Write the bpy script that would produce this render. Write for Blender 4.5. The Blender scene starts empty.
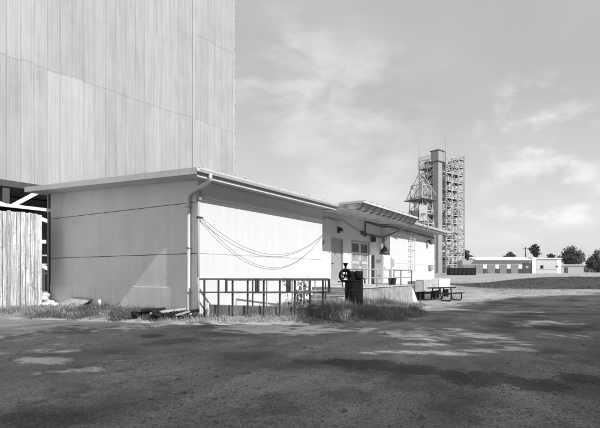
import bpy, math, random
import numpy as np
from mathutils import Vector, Matrix

R = math.radians
rng = random.Random(7)
nrg = np.random.default_rng(11)
scene = bpy.context.scene
COL = scene.collection

# ------------------------------------------------------------------ camera
CAM = Vector((-9.73, -9.82, 1.15))
YAW = R(32.862)
FW = Vector((math.cos(YAW), math.sin(YAW), 0))
RT = Vector((math.sin(YAW), -math.cos(YAW), 0))
cd = bpy.data.cameras.new('camera')
cam = bpy.data.objects.new('camera', cd); COL.objects.link(cam)
cam.location = CAM
cam.rotation_euler = (R(90), 0, YAW - R(90))
cd.sensor_width = 36
cd.lens = 464.4 / 600 * 36
cd.shift_y = 0.1
cd.clip_start = 0.1
cd.clip_end = 9000
scene.camera = cam

# ------------------------------------------------------------------ sun, sky, exposure
SUN_EL, SUN_A = R(40.5), R(7)
S = Vector((-math.sin(SUN_A) * math.cos(SUN_EL), -math.cos(SUN_A) * math.cos(SUN_EL), math.sin(SUN_EL)))
ld = bpy.data.lights.new('sun', 'SUN'); ld.energy = 3.8; ld.angle = R(0.5); ld.color = (1, 1, 1)
sun = bpy.data.objects.new('sun', ld); COL.objects.link(sun)
sun.rotation_euler = (-S).to_track_quat('-Z', 'Y').to_euler()
sun.location = (0, -40, 60)

def dirvec(px, py):
    v = FW + RT * ((px - 300) / 464.4) + Vector((0, 0, (274 - py) / 464.4))
    return v.normalized()

world = bpy.data.worlds.new('World'); scene.world = world
world.use_nodes = True
nt = world.node_tree; nt.nodes.clear()
def wn(t, **k):
    n = nt.nodes.new(t)
    for a, b in k.items(): setattr(n, a, b)
    return n
def wmath(op, a, b=None, c=None, clamp=False):
    n = wn('ShaderNodeMath', operation=op, use_clamp=clamp)
    for i, v in enumerate((a, b, c)):
        if v is None: continue
        if hasattr(v, 'links') or hasattr(v, 'is_output'): nt.links.new(v, n.inputs[i])
        else: n.inputs[i].default_value = v
    return n.outputs[0]
out = wn('ShaderNodeOutputWorld'); bg = wn('ShaderNodeBackground')
sky = wn('ShaderNodeTexSky', sky_type='NISHITA', sun_disc=False, sun_elevation=SUN_EL, sun_rotation=R(187),
         air_density=1.2, dust_density=2.5, ozone_density=1.0)
bw = wn('ShaderNodeRGBToBW'); nt.links.new(sky.outputs[0], bw.inputs[0])
tc = wn('ShaderNodeTexCoord')
sep = wn('ShaderNodeSeparateXYZ'); nt.links.new(tc.outputs['Generated'], sep.inputs[0])
zz = wmath('ADD', wmath('MAXIMUM', sep.outputs[2], 0.0), 0.16)
cx = wmath('DIVIDE', sep.outputs[0], zz); cy = wmath('DIVIDE', sep.outputs[1], zz)
cmb = wn('ShaderNodeCombineXYZ'); nt.links.new(cx, cmb.inputs[0]); nt.links.new(cy, cmb.inputs[1])
def wnoise(vec, scale, det, rough, off, dist=0.0, stretch=(1, 1, 1)):
    m = wn('ShaderNodeMapping'); m.inputs['Location'].default_value = off; m.inputs['Scale'].default_value = stretch
    nt.links.new(vec, m.inputs[0])
    n = wn('ShaderNodeTexNoise'); n.inputs['Scale'].default_value = scale; n.inputs['Detail'].default_value = det
    n.inputs['Roughness'].default_value = rough; n.inputs['Distortion'].default_value = dist
    nt.links.new(m.outputs[0], n.inputs['Vector'])
    return n.outputs[0]
def wramp(v, a, b):
    n = wn('ShaderNodeMapRange', interpolation_type='SMOOTHSTEP', clamp=True)
    nt.links.new(v, n.inputs[0]); n.inputs[1].default_value = a; n.inputs[2].default_value = b
    return n.outputs[0]
def spot(px, py, ra, rb):
    d = dirvec(px, py)
    n = wn('ShaderNodeVectorMath', operation='DOT_PRODUCT'); nt.links.new(tc.outputs['Generated'], n.inputs[0])
    n.inputs[1].default_value = d
    return wramp(n.outputs['Value'], math.cos(R(ra)), math.cos(R(rb)))
# thin high cloud everywhere, thicker in a few banks
thin = wramp(wnoise(cmb.outputs[0], 0.8, 5, 0.48, (3.1, 1.7, 0), 0.3, (1, 1.5, 1)), 0.40, 0.85)
wisps = wramp(wnoise(tc.outputs['Generated'], 5.0, 8, 0.58, (0.3, 2.2, 0.7), 0.25, (1, 1, 2.2)), 0.40, 0.68)
puff = wramp(wnoise(tc.outputs['Generated'], 11, 7, 0.5, (5.2, 0.4, 1.3), 0.1, (1, 1, 1.9)), 0.44, 0.66)
bank_a = wmath('MAXIMUM', spot(290, 80, 9, 1), wmath('MULTIPLY', spot(345, 120, 12, 2), 0.8))
bank_b = wmath('MAXIMUM', spot(535, 130, 7, 1.5), wmath('MULTIPLY', spot(545, 185, 7.5, 2), 0.9))
bank_c = wmath('MULTIPLY', spot(415, 75, 5, 0.5), 0.5)
cloud = wmath('MULTIPLY', thin, 0.34)
cloud = wmath('ADD', cloud, wmath('MULTIPLY', wmath('MULTIPLY', wisps, bank_a), 0.85))
cloud = wmath('ADD', cloud, wmath('MULTIPLY', wmath('MULTIPLY', puff, bank_b), 0.85))
cloud = wmath('ADD', cloud, wmath('MULTIPLY', wmath('MULTIPLY', wisps, bank_c), 0.45), None, True)
elev = wramp(sep.outputs[2], 0.0, 0.42)
base = wmath('ADD', wmath('MULTIPLY', bw.outputs[0], 0.40), 4.55)      # a filtered, slightly hazy sky
base = wmath('MULTIPLY', base, wmath('SUBTRACT', 1.14, wmath('MULTIPLY', elev, 0.34)))
mx = wmath('ADD', base, wmath('MULTIPLY', cloud, 2.6))
nt.links.new(mx, bg.inputs[0])
bg.inputs[1].default_value = 0.105
nt.links.new(bg.outputs[0], out.inputs[0])

scene.view_settings.view_transform = 'Standard'
scene.view_settings.look = 'None'
scene.view_settings.exposure = 0.12
scene.view_settings.gamma = 1.0

# ------------------------------------------------------------------ materials (a black and white place: all values are greys)
def mat(name, v, var=0.12, scale=3.0, rough=0.8, bump=0.0, bscale=40.0, metal=0.0, streak=0.0, rnd=0.0, stretch=None,
        spec=0.5, spots=None, blotch=None, speck=None, streak2=False):
    m = bpy.data.materials.new(name); m.use_nodes = True
    t = m.node_tree; b = t.nodes['Principled BSDF']
    b.inputs['Roughness'].default_value = rough; b.inputs['Specular IOR Level'].default_value = spec; b.inputs['Metallic'].default_value = metal
    def nd(tp, **k):
        n = t.nodes.new(tp)
        for a, c in k.items(): setattr(n, a, c)
        return n
    def mth(op, a, c, clamp=False):
        n = nd('ShaderNodeMath', operation=op, use_clamp=clamp)
        for i, q in enumerate((a, c)):
            if isinstance(q, (int, float)): n.inputs[i].default_value = q
            else: t.links.new(q, n.inputs[i])
        return n.outputs[0]
    def noise(sc, det, st=(1, 1, 1), rg=0.6):
        mp = nd('ShaderNodeMapping'); mp.inputs['Scale'].default_value = st
        t.links.new(tcn.outputs['Object'], mp.inputs[0])
        n = nd('ShaderNodeTexNoise'); n.inputs['Scale'].default_value = sc; n.inputs['Detail'].default_value = det
        n.inputs['Roughness'].default_value = rg
        t.links.new(mp.outputs[0], n.inputs['Vector'])
        return n.outputs[0]
    def rng_(x, a, c, lo, hi):
        n = nd('ShaderNodeMapRange', clamp=True)
        t.links.new(x, n.inputs[0])
        for i, q in enumerate((a, c, lo, hi)): n.inputs[i + 1].default_value = q
        return n.outputs[0]
    tcn = nd('ShaderNodeTexCoord')
    f = rng_(noise(scale, 6, stretch or (1, 1, 1)), 0.3, 0.7, 1 - var, 1 + var)
    if streak:
        f = mth('MULTIPLY', f, rng_(noise(1.0, 5, (5, 5, 0.35), 0.65), 0.35, 0.7, 1 + streak * 0.3, 1 - streak))
    if blotch:      # (scale, lo, hi, multiplier)
        f = mth('MULTIPLY', f, rng_(noise(blotch[0], 5, (1, 1, 1), 0.6), blotch[1], blotch[2], 1.0, blotch[3]))
    if speck:
        f = mth('MULTIPLY', f, rng_(noise(speck[0], 3, speck[2] if len(speck) > 2 else (1, 1, 1), 0.7), 0.3, 0.7, 1 - speck[1], 1 + speck[1]))
    if streak2:     # wheel-worn bands along the lot, and damp patches
        f = mth('MULTIPLY', f, rng_(noise(1.0, 5, (0.12, 0.9, 1), 0.6), 0.35, 0.65, 0.78, 1.25))
        f = mth('MULTIPLY', f, rng_(noise(0.9, 6, (1, 1, 1), 0.7), 0.55, 0.63, 1.0, 0.62))
    if streak2:     # cracks, and tyre tracks sweeping across the lot
        vo = nd('ShaderNodeTexVoronoi', feature='DISTANCE_TO_EDGE'); vo.inputs['Scale'].default_value = 0.55
        wv = nd('ShaderNodeVectorMath', operation='ADD'); t.links.new(tcn.outputs['Object'], wv.inputs[0])
        nz = nd('ShaderNodeTexNoise'); nz.inputs['Scale'].default_value = 1.6; nz.inputs['Detail'].default_value = 6; t.links.new(tcn.outputs['Object'], nz.inputs['Vector'])
        t.links.new(nz.outputs['Color'], wv.inputs[1]); t.links.new(wv.outputs[0], vo.inputs['Vector'])
        crack = rng_(vo.outputs['Distance'], 0.003, 0.012, 0.68, 1.0)
        keep = rng_(noise(0.5, 3), 0.52, 0.60, 0.0, 1.0)
        f = mth('MULTIPLY', f, mth('ADD', mth('MULTIPLY', mth('SUBTRACT', crack, 1.0), keep), 1.0))
        for c, rad, amp in (((20, -45, 0), 41.5, 1.22), ((20, -45, 0), 43.2, 1.22), ((30, -60, 0), 55.0, 0.78), ((30, -60, 0), 56.7, 0.78), ((2, -40, 0), 33.2, 1.2), ((2, -40, 0), 34.8, 1.2)):
            d_ = nd('ShaderNodeVectorMath', operation='DISTANCE'); t.links.new(tcn.outputs['Object'], d_.inputs[0]); d_.inputs[1].default_value = c
            e = mth('ABSOLUTE', mth('SUBTRACT', mth('ADD', d_.outputs['Value'], mth('MULTIPLY', noise(0.6, 3), 0.5)), rad + 0.25), 0)
            f = mth('MULTIPLY', f, rng_(mth('ADD', e, mth('MULTIPLY', noise(9, 4), 0.12)), 0.12, 0.22, amp, 1.0))
    if spots:       # tar patches with ragged edges
        q = None
        for c, rad in spots:
            d_ = nd('ShaderNodeVectorMath', operation='DISTANCE'); t.links.new(tcn.outputs['Object'], d_.inputs[0]); d_.inputs[1].default_value = c
            e = mth('DIVIDE', d_.outputs['Value'], rad)
            q = e if q is None else mth('MINIMUM', q, e)
        q = mth('ADD', q, mth('MULTIPLY', noise(2.2, 7, (1, 1, 1), 0.7), 1.3))
        q = mth('ADD', q, mth('MULTIPLY', noise(16, 4, (1, 1, 1), 0.7), 0.9))
        f = mth('MULTIPLY', f, rng_(q, 1.60, 1.70, 0.40, 1.0))
        f = mth('MULTIPLY', f, rng_(noise(55, 2, (1, 1, 1), 0.5), 0.62, 0.70, 1.0, 1.7))
    if rnd:
        oi = nd('ShaderNodeObjectInfo')
        f = mth('MULTIPLY', f, rng_(oi.outputs['Random'], 0, 1, 1 - rnd, 1 + rnd))
    val = mth('MINIMUM', mth('MULTIPLY', f, v), 0.88)
    t.links.new(val, b.inputs['Base Color'])
    if bump:
        bp = nd('ShaderNodeBump'); bp.inputs['Strength'].default_value = bump; bp.inputs['Distance'].default_value = 0.02
        t.links.new(noise(bscale, 6), bp.inputs['Height']); t.links.new(bp.outputs[0], b.inputs['Normal'])
    return m

def at2(px, py):
    D = 1.38 * 464.4 / (py - 274); v = CAM + FW * D + RT * ((px - 300) / 464.4 * D); return (v.x, v.y, -0.2)
STAINS = [(at2(375, 368), 0.75), (at2(345, 365), 0.5), (at2(415, 372), 0.6), (at2(480, 381), 0.75), (at2(530, 386), 0.7), (at2(450, 376), 0.4), (at2(560, 330), 0.9), (at2(580, 380), 0.6), (at2(535, 312), 1.3), (at2(150, 338), 0.6)]
M = dict(
    wall=mat('painted_wall', 0.74, 0.03, 1.2, 0.75, 0.12, 60, streak=0.05),
    wall_side=mat('side_paint', 0.80, 0.05, 0.9, 0.8, 0.15, 60, streak=0.05, blotch=(0.7, 0.55, 0.75, 0.88)),
    plinth=mat('plinth_paint', 0.82, 0.05, 1.5, 0.8, 0.15, 60, streak=0.12),
    joint=mat('joint_fill', 0.10, 0.1, 5, 0.9),
    soffit=mat('soffit_paint', 0.55, 0.07, 1.5, 0.8, 0.05, 20),
    trim=mat('white_trim', 0.74, 0.06, 3, 0.55, streak=0.08),
    canopy=mat('stained_canopy', 0.58, 0.18, 2.2, 0.8, 0.2, 25, blotch=(3.2, 0.5, 0.62, 0.55)),
    deck=mat('dark_roof_deck', 0.20, 0.15, 4, 0.7),
    roof=mat('roof_sheet', 0.55, 0.1, 2, 0.5, streak=0.1),
    gutter=mat('gutter_paint', 0.72, 0.06, 3, 0.45, streak=0.1),
    door=mat('door_paint', 0.62, 0.05, 2, 0.6, 0.05, 30, streak=0.08),
    door_grey=mat('grey_door_paint', 0.36, 0.05, 2, 0.55, streak=0.06),
    frame=mat('frame_paint', 0.42, 0.06, 3, 0.6),
    glass=mat('dark_glass', 0.010, 0.2, 2, 0.25, spec=0.25),
    iron=mat('dark_iron', 0.07, 0.35, 8, 0.6, 0.2, 60),
    rail=mat('rusty_rail', 0.10, 0.35, 6, 0.7, 0.2, 60),
    railw=mat('painted_rail', 0.42, 0.25, 6, 0.6, 0.15, 60),
    drum=mat('black_drum', 0.014, 0.5, 5, 0.75, 0.3, 30, streak=0.3, spec=0.15),
    conc=mat('stained_concrete', 0.44, 0.22, 2.5, 0.9, 0.35, 35, streak=0.28, blotch=(2.6, 0.48, 0.64, 0.55), speck=(18, 0.18)),
    concd=mat('dirty_concrete', 0.25, 0.25, 2.5, 0.9, 0.4, 30, streak=0.5, blotch=(1.8, 0.45, 0.65, 0.45), speck=(25, 0.25)),
    concl=mat('pale_concrete', 0.56, 0.14, 2.5, 0.9, 0.3, 35, streak=0.2, blotch=(3.0, 0.5, 0.65, 0.75), speck=(20, 0.15)),
    tank=mat('grey_paint', 0.34, 0.1, 3, 0.6, streak=0.12),
    clad=mat('corrugated_sheet', 0.40, 0.05, 0.6, 0.6, 0.05, 6, streak=0.16, rnd=0.06, blotch=(0.35, 0.5, 0.7, 0.92)),
    cladl=mat('pale_sheet', 0.45, 0.05, 0.6, 0.6, 0.05, 6, streak=0.16, rnd=0.05),
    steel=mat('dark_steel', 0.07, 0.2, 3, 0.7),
    board=mat('weathered_board', 0.62, 0.20, 3.5, 0.85, 0.4, 50, streak=0.45, speck=(30, 0.55, (1, 1, 0.05)), blotch=(9, 0.58, 0.68, 0.6), rnd=0.16, stretch=(6, 6, 0.5)),
    white=mat('white_paint', 0.80, 0.04, 3, 0.6),
    bag=mat('pale_sack', 0.66, 0.18, 4, 0.9, 0.5, 14),
    ply=mat('grey_board', 0.42, 0.12, 3, 0.8, 0.2, 30),
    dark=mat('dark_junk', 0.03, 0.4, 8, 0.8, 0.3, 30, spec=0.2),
    lattice=mat('tower_steel', 0.46, 0.2, 0.4, 0.6),
    lattice_d=mat('tower_deck', 0.11, 0.25, 0.4, 0.8),
    shaft=mat('tower_shaft', 0.34, 0.08, 0.3, 0.7, streak=0.15),
    far_wall=mat('far_grey_wall', 0.42, 0.05, 0.8, 0.8),
    far_pale=mat('far_pale_wall', 0.58, 0.05, 0.8, 0.8),
    far_door=mat('far_grey_door', 0.24, 0.08, 0.8, 0.7, rnd=0.08),
    far_roof=mat('far_white_roof', 0.82, 0.02, 0.8, 0.6),
    bark=mat('bark', 0.10, 0.3, 6, 0.9, 0.5, 20),
    leaf=mat('leaf', 0.05, 0.3, 1.2, 0.6),
    leaf_far=mat('far_leaf', 0.115, 0.35, 0.35, 0.7),
    grass=mat('grass_blade', 0.27, 0.5, 1.6, 0.7),
    grass_d=mat('dark_grass_blade', 0.13, 0.4, 1.3, 0.7),
    dry=mat('dry_grass_blade', 0.32, 0.35, 0.9, 0.7),
    stone=mat('pebble', 0.26, 0.3, 20, 0.85, rnd=0.3),
    leaf_fallen=mat('fallen_leaf', 0.05, 0.4, 9, 0.8),
    bermm=mat('dark_bank', 0.06, 0.35, 0.5, 0.95, 0.6, 8, blotch=(0.35, 0.5, 0.65, 1.7)),
    ground=mat('pale_dirt', 0.38, 0.18, 0.25, 0.95, 0.8, 25, blotch=(1.3, 0.48, 0.62, 0.55), speck=(14.0, 0.35)),
    lot=mat('worn_asphalt', 0.24, 0.28, 0.5, 0.93, 1.0, 45, blotch=(0.33, 0.50, 0.60, 0.50), speck=(38, 0.55), streak2=True, spots=STAINS),
)

# ------------------------------------------------------------------ mesh helpers
class MB:
    def __init__(self): self.v = []; self.f = []
    def add(self, vs, fs):
        n = len(self.v); self.v += [tuple(p) for p in vs]; self.f += [tuple(i + n for i in q) for q in fs]; return self
    def hexa(self, b, t):
        return self.add(list(b) + list(t), [(3, 2, 1, 0), (4, 5, 6, 7), (0, 1, 5, 4), (1, 2, 6, 5), (2, 3, 7, 6), (3, 0, 4, 7)])
    def box(self, x0, x1, y0, y1, z0, z1, z0b=None, z1b=None):
        z0b = z0 if z0b is None else z0b; z1b = z1 if z1b is None else z1b     # heights at the y1 edge
        return self.hexa([(x0, y0, z0), (x1, y0, z0), (x1, y1, z0b), (x0, y1, z0b)],
                         [(x0, y0, z1), (x1, y0, z1), (x1, y1, z1b), (x0, y1, z1b)])
    def bar(self, a, b, w, h=None):
        a, b = Vector(a), Vector(b); d = (b - a).normalized(); h = h or w
        s = d.cross(Vector((0, 0, 1)))
        if s.length < 1e-4: s = Vector((1, 0, 0))
        s.normalize(); u = s.cross(d).normalized(); s = s * w / 2; u = u * h / 2
        return self.hexa([a - s - u, a + s - u, b + s - u, b - s - u], [a - s + u, a + s + u, b + s + u, b - s + u])
    def tube(self, pts, r, n=8, cap=True):
        pts = [Vector(p) for p in pts]; rs = r if isinstance(r, (list, tuple)) else [r] * len(pts)
        base = len(self.v); prev = None
        for i, p in enumerate(pts):
            d = (pts[min(i + 1, len(pts) - 1)] - pts[max(i - 1, 0)]).normalized()
            if prev is None:
                s = d.cross(Vector((0, 0, 1)))
                if s.length < 1e-3: s = Vector((1, 0, 0))
            else:
                s = prev - d * prev.dot(d)
            s.normalize(); prev = s; u = d.cross(s)
            for k in range(n):
                a = 2 * math.pi * k / n
                self.v.append(tuple(p + (s * math.cos(a) + u * math.sin(a)) * rs[i]))
        for i in range(len(pts) - 1):
            for k in range(n):
                a0 = base + i * n + k; a1 = base + i * n + (k + 1) % n
                self.f.append((a0, a1, a1 + n, a0 + n))
        if cap:
            self.f.append(tuple(base + k for k in range(n))[::-1])
            self.f.append(tuple(base + (len(pts) - 1) * n + k for k in range(n)))
        return self
    def lathe(self, c, prof, n=20, axis='z'):
        c = Vector(c); base = len(self.v)
        for r, h in prof:
            for k in range(n):
                a = 2 * math.pi * k / n; p = (r * math.cos(a), r * math.sin(a), h)
                if axis == 'y': p = (p[0], p[2], p[1])
                if axis == 'x': p = (p[2], p[0], p[1])
                self.v.append(tuple(c + Vector(p)))
        for i in range(len(prof) - 1):
            for k in range(n):
                a0 = base + i * n + k; a1 = base + i * n + (k + 1) % n
                self.f.append((a0, a1, a1 + n, a0 + n))
        self.f.append(tuple(base + k for k in range(n))[::-1])
        self.f.append(tuple(base + (len(prof) - 1) * n + k for k in range(n)))
        return self
    def lump(self, c, r, seed=0, amp=0.2, n=8, m=6):
        g = random.Random(seed); c = Vector(c); base = len(self.v)
        for i in range(m + 1):
            th = math.pi * i / m
            for k in range(n):
                a = 2 * math.pi * k / n
                q = 1 + g.uniform(-amp, amp) * (0 < i < m)
                self.v.append((c.x + r[0] * q * math.sin(th) * math.cos(a), c.y + r[1] * q * math.sin(th) * math.sin(a), c.z + r[2] * q * math.cos(th)))
        for i in range(m):
            for k in range(n):
                a0 = base + i * n + k; a1 = base + i * n + (k + 1) % n
                self.f.append((a0, a0 + n, a1 + n, a1))
        return self
    def build(self, name, material, parent=None, smooth=False, bevel=0.0):
        me = bpy.data.meshes.new(name)
        o0 = Vector((0, 0, 0))
        p = parent
        while p is not None:
            o0 = o0 + p.location; p = p.parent
        me.from_pydata([(x - o0.x, y - o0.y, z - o0.z) for x, y, z in self.v], [], self.f)
        me.update()
        if smooth: me.polygons.foreach_set('use_smooth', [True] * len(me.polygons))
        me.materials.append(material)
        o = bpy.data.objects.new(name, me); COL.objects.link(o); o.parent = parent
        if bevel:
            b = o.modifiers.new('bevel', 'BEVEL'); b.width = bevel; b.segments = 2; b.limit_method = 'ANGLE'
        return o

def tag(o, label, cat, group=None, kind=None):
    o['label'] = label; o['category'] = cat
    if group: o['group'] = group
    if kind: o['kind'] = kind
    return o
def thing(name, loc, label, cat, group=None):
    o = bpy.data.objects.new(name, None); COL.objects.link(o); o.location = loc; o.empty_display_size = 0.2
    return tag(o, label, cat, group)
def structure(o):
    o['kind'] = 'structure'; return o
def at(px, D, z=0.0):
    v = CAM + FW * D + RT * ((px - 300) / 464.4 * D); return Vector((v.x, v.y, z))
def rawmesh(name, V, Fq, material, parent=None, smooth=False):
    me = bpy.data.meshes.new(name)
    V = np.asarray(V, dtype=np.float32); Fq = np.asarray(Fq, dtype=np.int32); k = Fq.shape[1]
    me.vertices.add(len(V)); me.vertices.foreach_set('co', V.ravel())
    me.loops.add(Fq.size); me.loops.foreach_set('vertex_index', Fq.ravel())
    me.polygons.add(len(Fq)); me.polygons.foreach_set('loop_start', np.arange(0, Fq.size, k, dtype=np.int32))
    me.update(calc_edges=True)
    if smooth: me.polygons.foreach_set('use_smooth', np.ones(len(Fq), dtype=bool))
    me.materials.append(material)
    o = bpy.data.objects.new(name, me); COL.objects.link(o); o.parent = parent
    return o

# ------------------------------------------------------------------ terrain
def sst(x, a, b):
    t = np.clip((np.asarray(x, float) - a) / (b - a), 0, 1); return t * t * (3 - 2 * t)
def vnoise(x, y, s, seed):
    x = np.asarray(x, float) / s; y = np.asarray(y, float) / s
    xi = np.floor(x); yi = np.floor(y); fx = x - xi; fy = y - yi
    fx = fx * fx * (3 - 2 * fx); fy = fy * fy * (3 - 2 * fy)
    def h(a, b):
        q = np.sin(a * 127.1 + b * 311.7 + seed * 74.7) * 43758.5453; return q - np.floor(q)
    return (h(xi, yi) * (1 - fx) + h(xi + 1, yi) * fx) * (1 - fy) + (h(xi, yi + 1) * (1 - fx) + h(xi + 1, yi + 1) * fx) * fy
EDGE = [(-40, 14), (-6, 6.0), (-2.6, 4.7), (-1.7, 2.2), (-0.6, -0.7), (1.2, -3.5), (3.2, -5.2), (6.0, -5.0), (9, -3.6), (12, -3.3), (19, -3.7), (26, -5.2), (33, -9.0), (60, -16)]
EX = [p[0] for p in EDGE]; EY = [p[1] for p in EDGE]
def edge_y(x): return np.interp(x, EX, EY)
def height(x, y):
    x = np.asarray(x, float); y = np.asarray(y, float)
    d = (x - CAM.x) * FW.x + (y - CAM.y) * FW.y
    lat = (x - CAM.x) * RT.x + (y - CAM.y) * RT.y
    lot = -0.22 - 0.20 * sst(x, 4, 15)
    pad = -0.06 * sst(y, 3, 8) * (x < 6) + 0.0
    pad = pad - 0.36 * sst(x, 8.5, 14)
    inside = sst(y - edge_y(x), -0.3, 2.2)
    z = lot * (1 - inside) + pad * inside
    z = z + 1.98 * sst(d, 48, 150)
    far = sst(d, 25, 60)
    z = z + far * 0.16 * (vnoise(x, y, 17, 3) - 0.5) + 0.035 * (vnoise(x, y, 2.7, 5) - 0.5) * (1 - 0.7 * inside)
    return z
def hz(x, y): return float(height(x, y))

def axis_pts(lo, hi, a, b, step, grow):
    p = list(np.arange(a, b + 1e-6, step)); s = step; q = b
    while q < hi: s *= grow; q += s; p.append(q)
    s = step; q = a; pre = []
    while q > lo: s *= grow; q -= s; pre.append(q)
    return np.array(pre[::-1] + p)
gx = axis_pts(-1500, 4000, -16, 40, 0.5, 1.14); gy = axis_pts(-2500, 3500, -16, 16, 0.5, 1.14)
X, Y = np.meshgrid(gx, gy, indexing='ij'); Z = height(X, Y)
nx, ny = X.shape
ii, jj = np.meshgrid(np.arange(nx - 1), np.arange(ny - 1), indexing='ij')
a = (ii * ny + jj).ravel()
gq = np.stack([a, a + ny, a + ny + 1, a + 1], 1)
structure(rawmesh('ground', np.stack([X.ravel(), Y.ravel(), Z.ravel()], 1), gq, M['ground'], smooth=True))

# the worn lot: a sheet that follows the ground up to a ragged edge
lx = np.concatenate([np.arange(-40, -8, 1.0), np.arange(-8, 34, 0.25), np.arange(34, 75, 1.0)])
nv = 70
LX = np.repeat(lx[:, None], nv, 1)
edge = edge_y(lx) + 0.55 * (vnoise(lx, lx * 0, 0.9, 1) - 0.5) + 0.5 * (vnoise(lx, lx * 0, 3.1, 2) - 0.5)
tt = np.linspace(0, 1, nv) ** 1.5
LY = edge[:, None] + (-46 - edge[:, None]) * tt[None, :]
LZ = height(LX, LY) + 0.022 * np.minimum(1, tt[None, :] * 60) + 0.004
lq = []
for i in range(len(lx) - 1):
    for j in range(nv - 1):
        q = i * nv + j; lq.append((q, q + 1, q + nv + 1, q + nv))
structure(rawmesh('parking_lot', np.stack([LX.ravel(), LY.ravel(), LZ.ravel()], 1), lq, M['lot'], smooth=True))

# bank at the right, in the middle distance, given a dark colour
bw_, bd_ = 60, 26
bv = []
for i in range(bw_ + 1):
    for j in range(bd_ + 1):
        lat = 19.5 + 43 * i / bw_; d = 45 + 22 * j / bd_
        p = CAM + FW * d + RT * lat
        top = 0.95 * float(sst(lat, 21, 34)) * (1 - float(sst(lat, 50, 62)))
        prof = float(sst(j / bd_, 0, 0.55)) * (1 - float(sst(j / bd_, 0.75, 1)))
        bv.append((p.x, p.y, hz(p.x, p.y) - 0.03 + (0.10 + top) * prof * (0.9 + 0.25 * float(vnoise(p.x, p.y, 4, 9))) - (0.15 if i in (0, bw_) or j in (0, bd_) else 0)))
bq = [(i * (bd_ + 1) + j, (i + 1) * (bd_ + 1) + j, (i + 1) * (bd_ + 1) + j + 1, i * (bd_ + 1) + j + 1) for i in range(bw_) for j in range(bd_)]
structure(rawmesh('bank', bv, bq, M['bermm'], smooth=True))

# ------------------------------------------------------------------ the white building
bld = thing('concrete_building', (0, 0, 0), 'long low white building with a flat overhanging roof and a canopied loading dock', 'building')
def zs(y): return 3.87 + 0.0405 * (y + 0.63)         # underside of the roof
TIERS = [(-0.4, 1.735), (1.765, 3.235), (3.265, None)]
core = MB()
core.box(0.04, 22.24, 0.46, 8.0, -0.5, zs(0.46) - 0.01, -0.5, zs(8.0) - 0.01)
core.box(0.04, 7.17, 0.04, 0.457, -0.5, 3.85)
core.box(14.26, 22.24, -0.16, 0.457, -0.5, 3.85)
core.build('wall_core', M['joint'], bld)
for z0, z1 in TIERS:
    z0 -= 0.011 * (z0 > 0); z1 = z1 + 0.011 if z1 else z1
    MB().box(0.0, 7.21, 0.0, 0.035, z0, z1 or zs(0) - 0.004).build('wall_panel', M['wall'], bld, bevel=0.004)
    MB().box(14.20, 22.30, -0.20, -0.165, z0, z1 or zs(-0.2) - 0.004).build('wall_panel', M['wall'], bld, bevel=0.004)
    m = MB(); z0 += 0.006 * (z0 > 0)
    if z1: m.box(0.0, 0.035, 0.038, 7.8, z0, z1 - 0.006)
    else: m.box(0.0, 0.035, 0.038, 7.8, z0, zs(0.038) - 0.004, z0, zs(7.8) - 0.004)
    m.build('wall_panel', M['wall_side'], bld, bevel=0.004)
MB().box(7.172, 7.208, 0.037, 0.46, -0.4, 3.86).build('wall_end', M['wall'], bld)
MB().box(14.205, 14.255, -0.163, 0.46, -0.4, 3.84).build('wall_end', M['wall_side'], bld)
MB().box(22.245, 22.295, -0.163, 8.0, -0.4, 3.86, -0.4, zs(8) - 0.01).build('wall_end', M['wall'], bld)
MB().box(0.0, 22.24, 8.003, 8.04, -0.4, zs(8) - 0.01).build('wall_end', M['wall'], bld)
MB().box(-0.022, -0.002, 0.0, 7.8, -0.4, 0.74).build('plinth', M['plinth'], bld, bevel=0.004)
# wall behind the dock, with its door openings
rec = MB()
for x0, x1, z0, z1 in ((7.212, 8.40, 0.5, 3.84), (8.40, 9.55, 2.78, 3.84), (9.55, 10.42, 0.5, 3.84), (10.42, 12.52, 2.80, 3.84), (12.52, 14.20, 0.5, 3.84)):
    rec.box(x0, x1, 0.25, 0.455, z0, z1)
rec.build('dock_wall', M['wall'], bld)
# long thin ledge under the eave of the first wall
MB().box(0.02, 7.215, -0.05, -0.002, 3.385, 3.43).build('wall_trim', M['trim'], bld)
MB().box(14.20, 22.30, -0.235, -0.203, 3.50, 3.535).build('wall_trim', M['trim'], bld)
# roof
rf = MB()
rf.box(-0.66, 22.72, -0.63, 8.35, zs(-0.63), zs(-0.63) + 0.17, zs(8.35), zs(8.35) + 0.17)
rf = rf.build('roof', M['roof'], bld)
ext = MB().box(13.84, 22.72, -0.97, -0.633, zs(-0.97) + 0.02, zs(-0.63) + 0.165).build('roof_edge', M['roof'], rf)
MB().box(-0.645, 22.70, -0.60, 8.30, zs(-0.60) - 0.012, zs(-0.60) - 0.003, zs(8.3) - 0.012, zs(8.3) - 0.003).build('soffit', M['soffit'], bld)
MB().box(-0.685, -0.663, -0.63, 8.36, zs(-0.63) + 0.0, zs(-0.63) + 0.18, zs(8.36) + 0.0, zs(8.36) + 0.18).build('rake_board', M['trim'], bld)
MB().box(-0.655, 7.24, -0.64, -0.612, 3.80, 3.866).build('fascia', M['trim'], bld)
seam_mesh = None
k = 0
while -0.45 + 0.61 * k < 22.6:
    x = -0.45 + 0.61 * k
    if seam_mesh is None:
        m = MB(); m.box(-0.02, 0.02, -0.69, 8.3, zs(-0.69) + 0.172, zs(-0.69) + 0.225, zs(8.3) + 0.172, zs(8.3) + 0.225)
        so = m.build('roof_seam', M['roof'], rf); seam_mesh = so.data
    else:
        so = bpy.data.objects.new('roof_seam', seam_mesh); COL.objects.link(so); so.parent = rf
    so.location.x = x; k += 1
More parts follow.
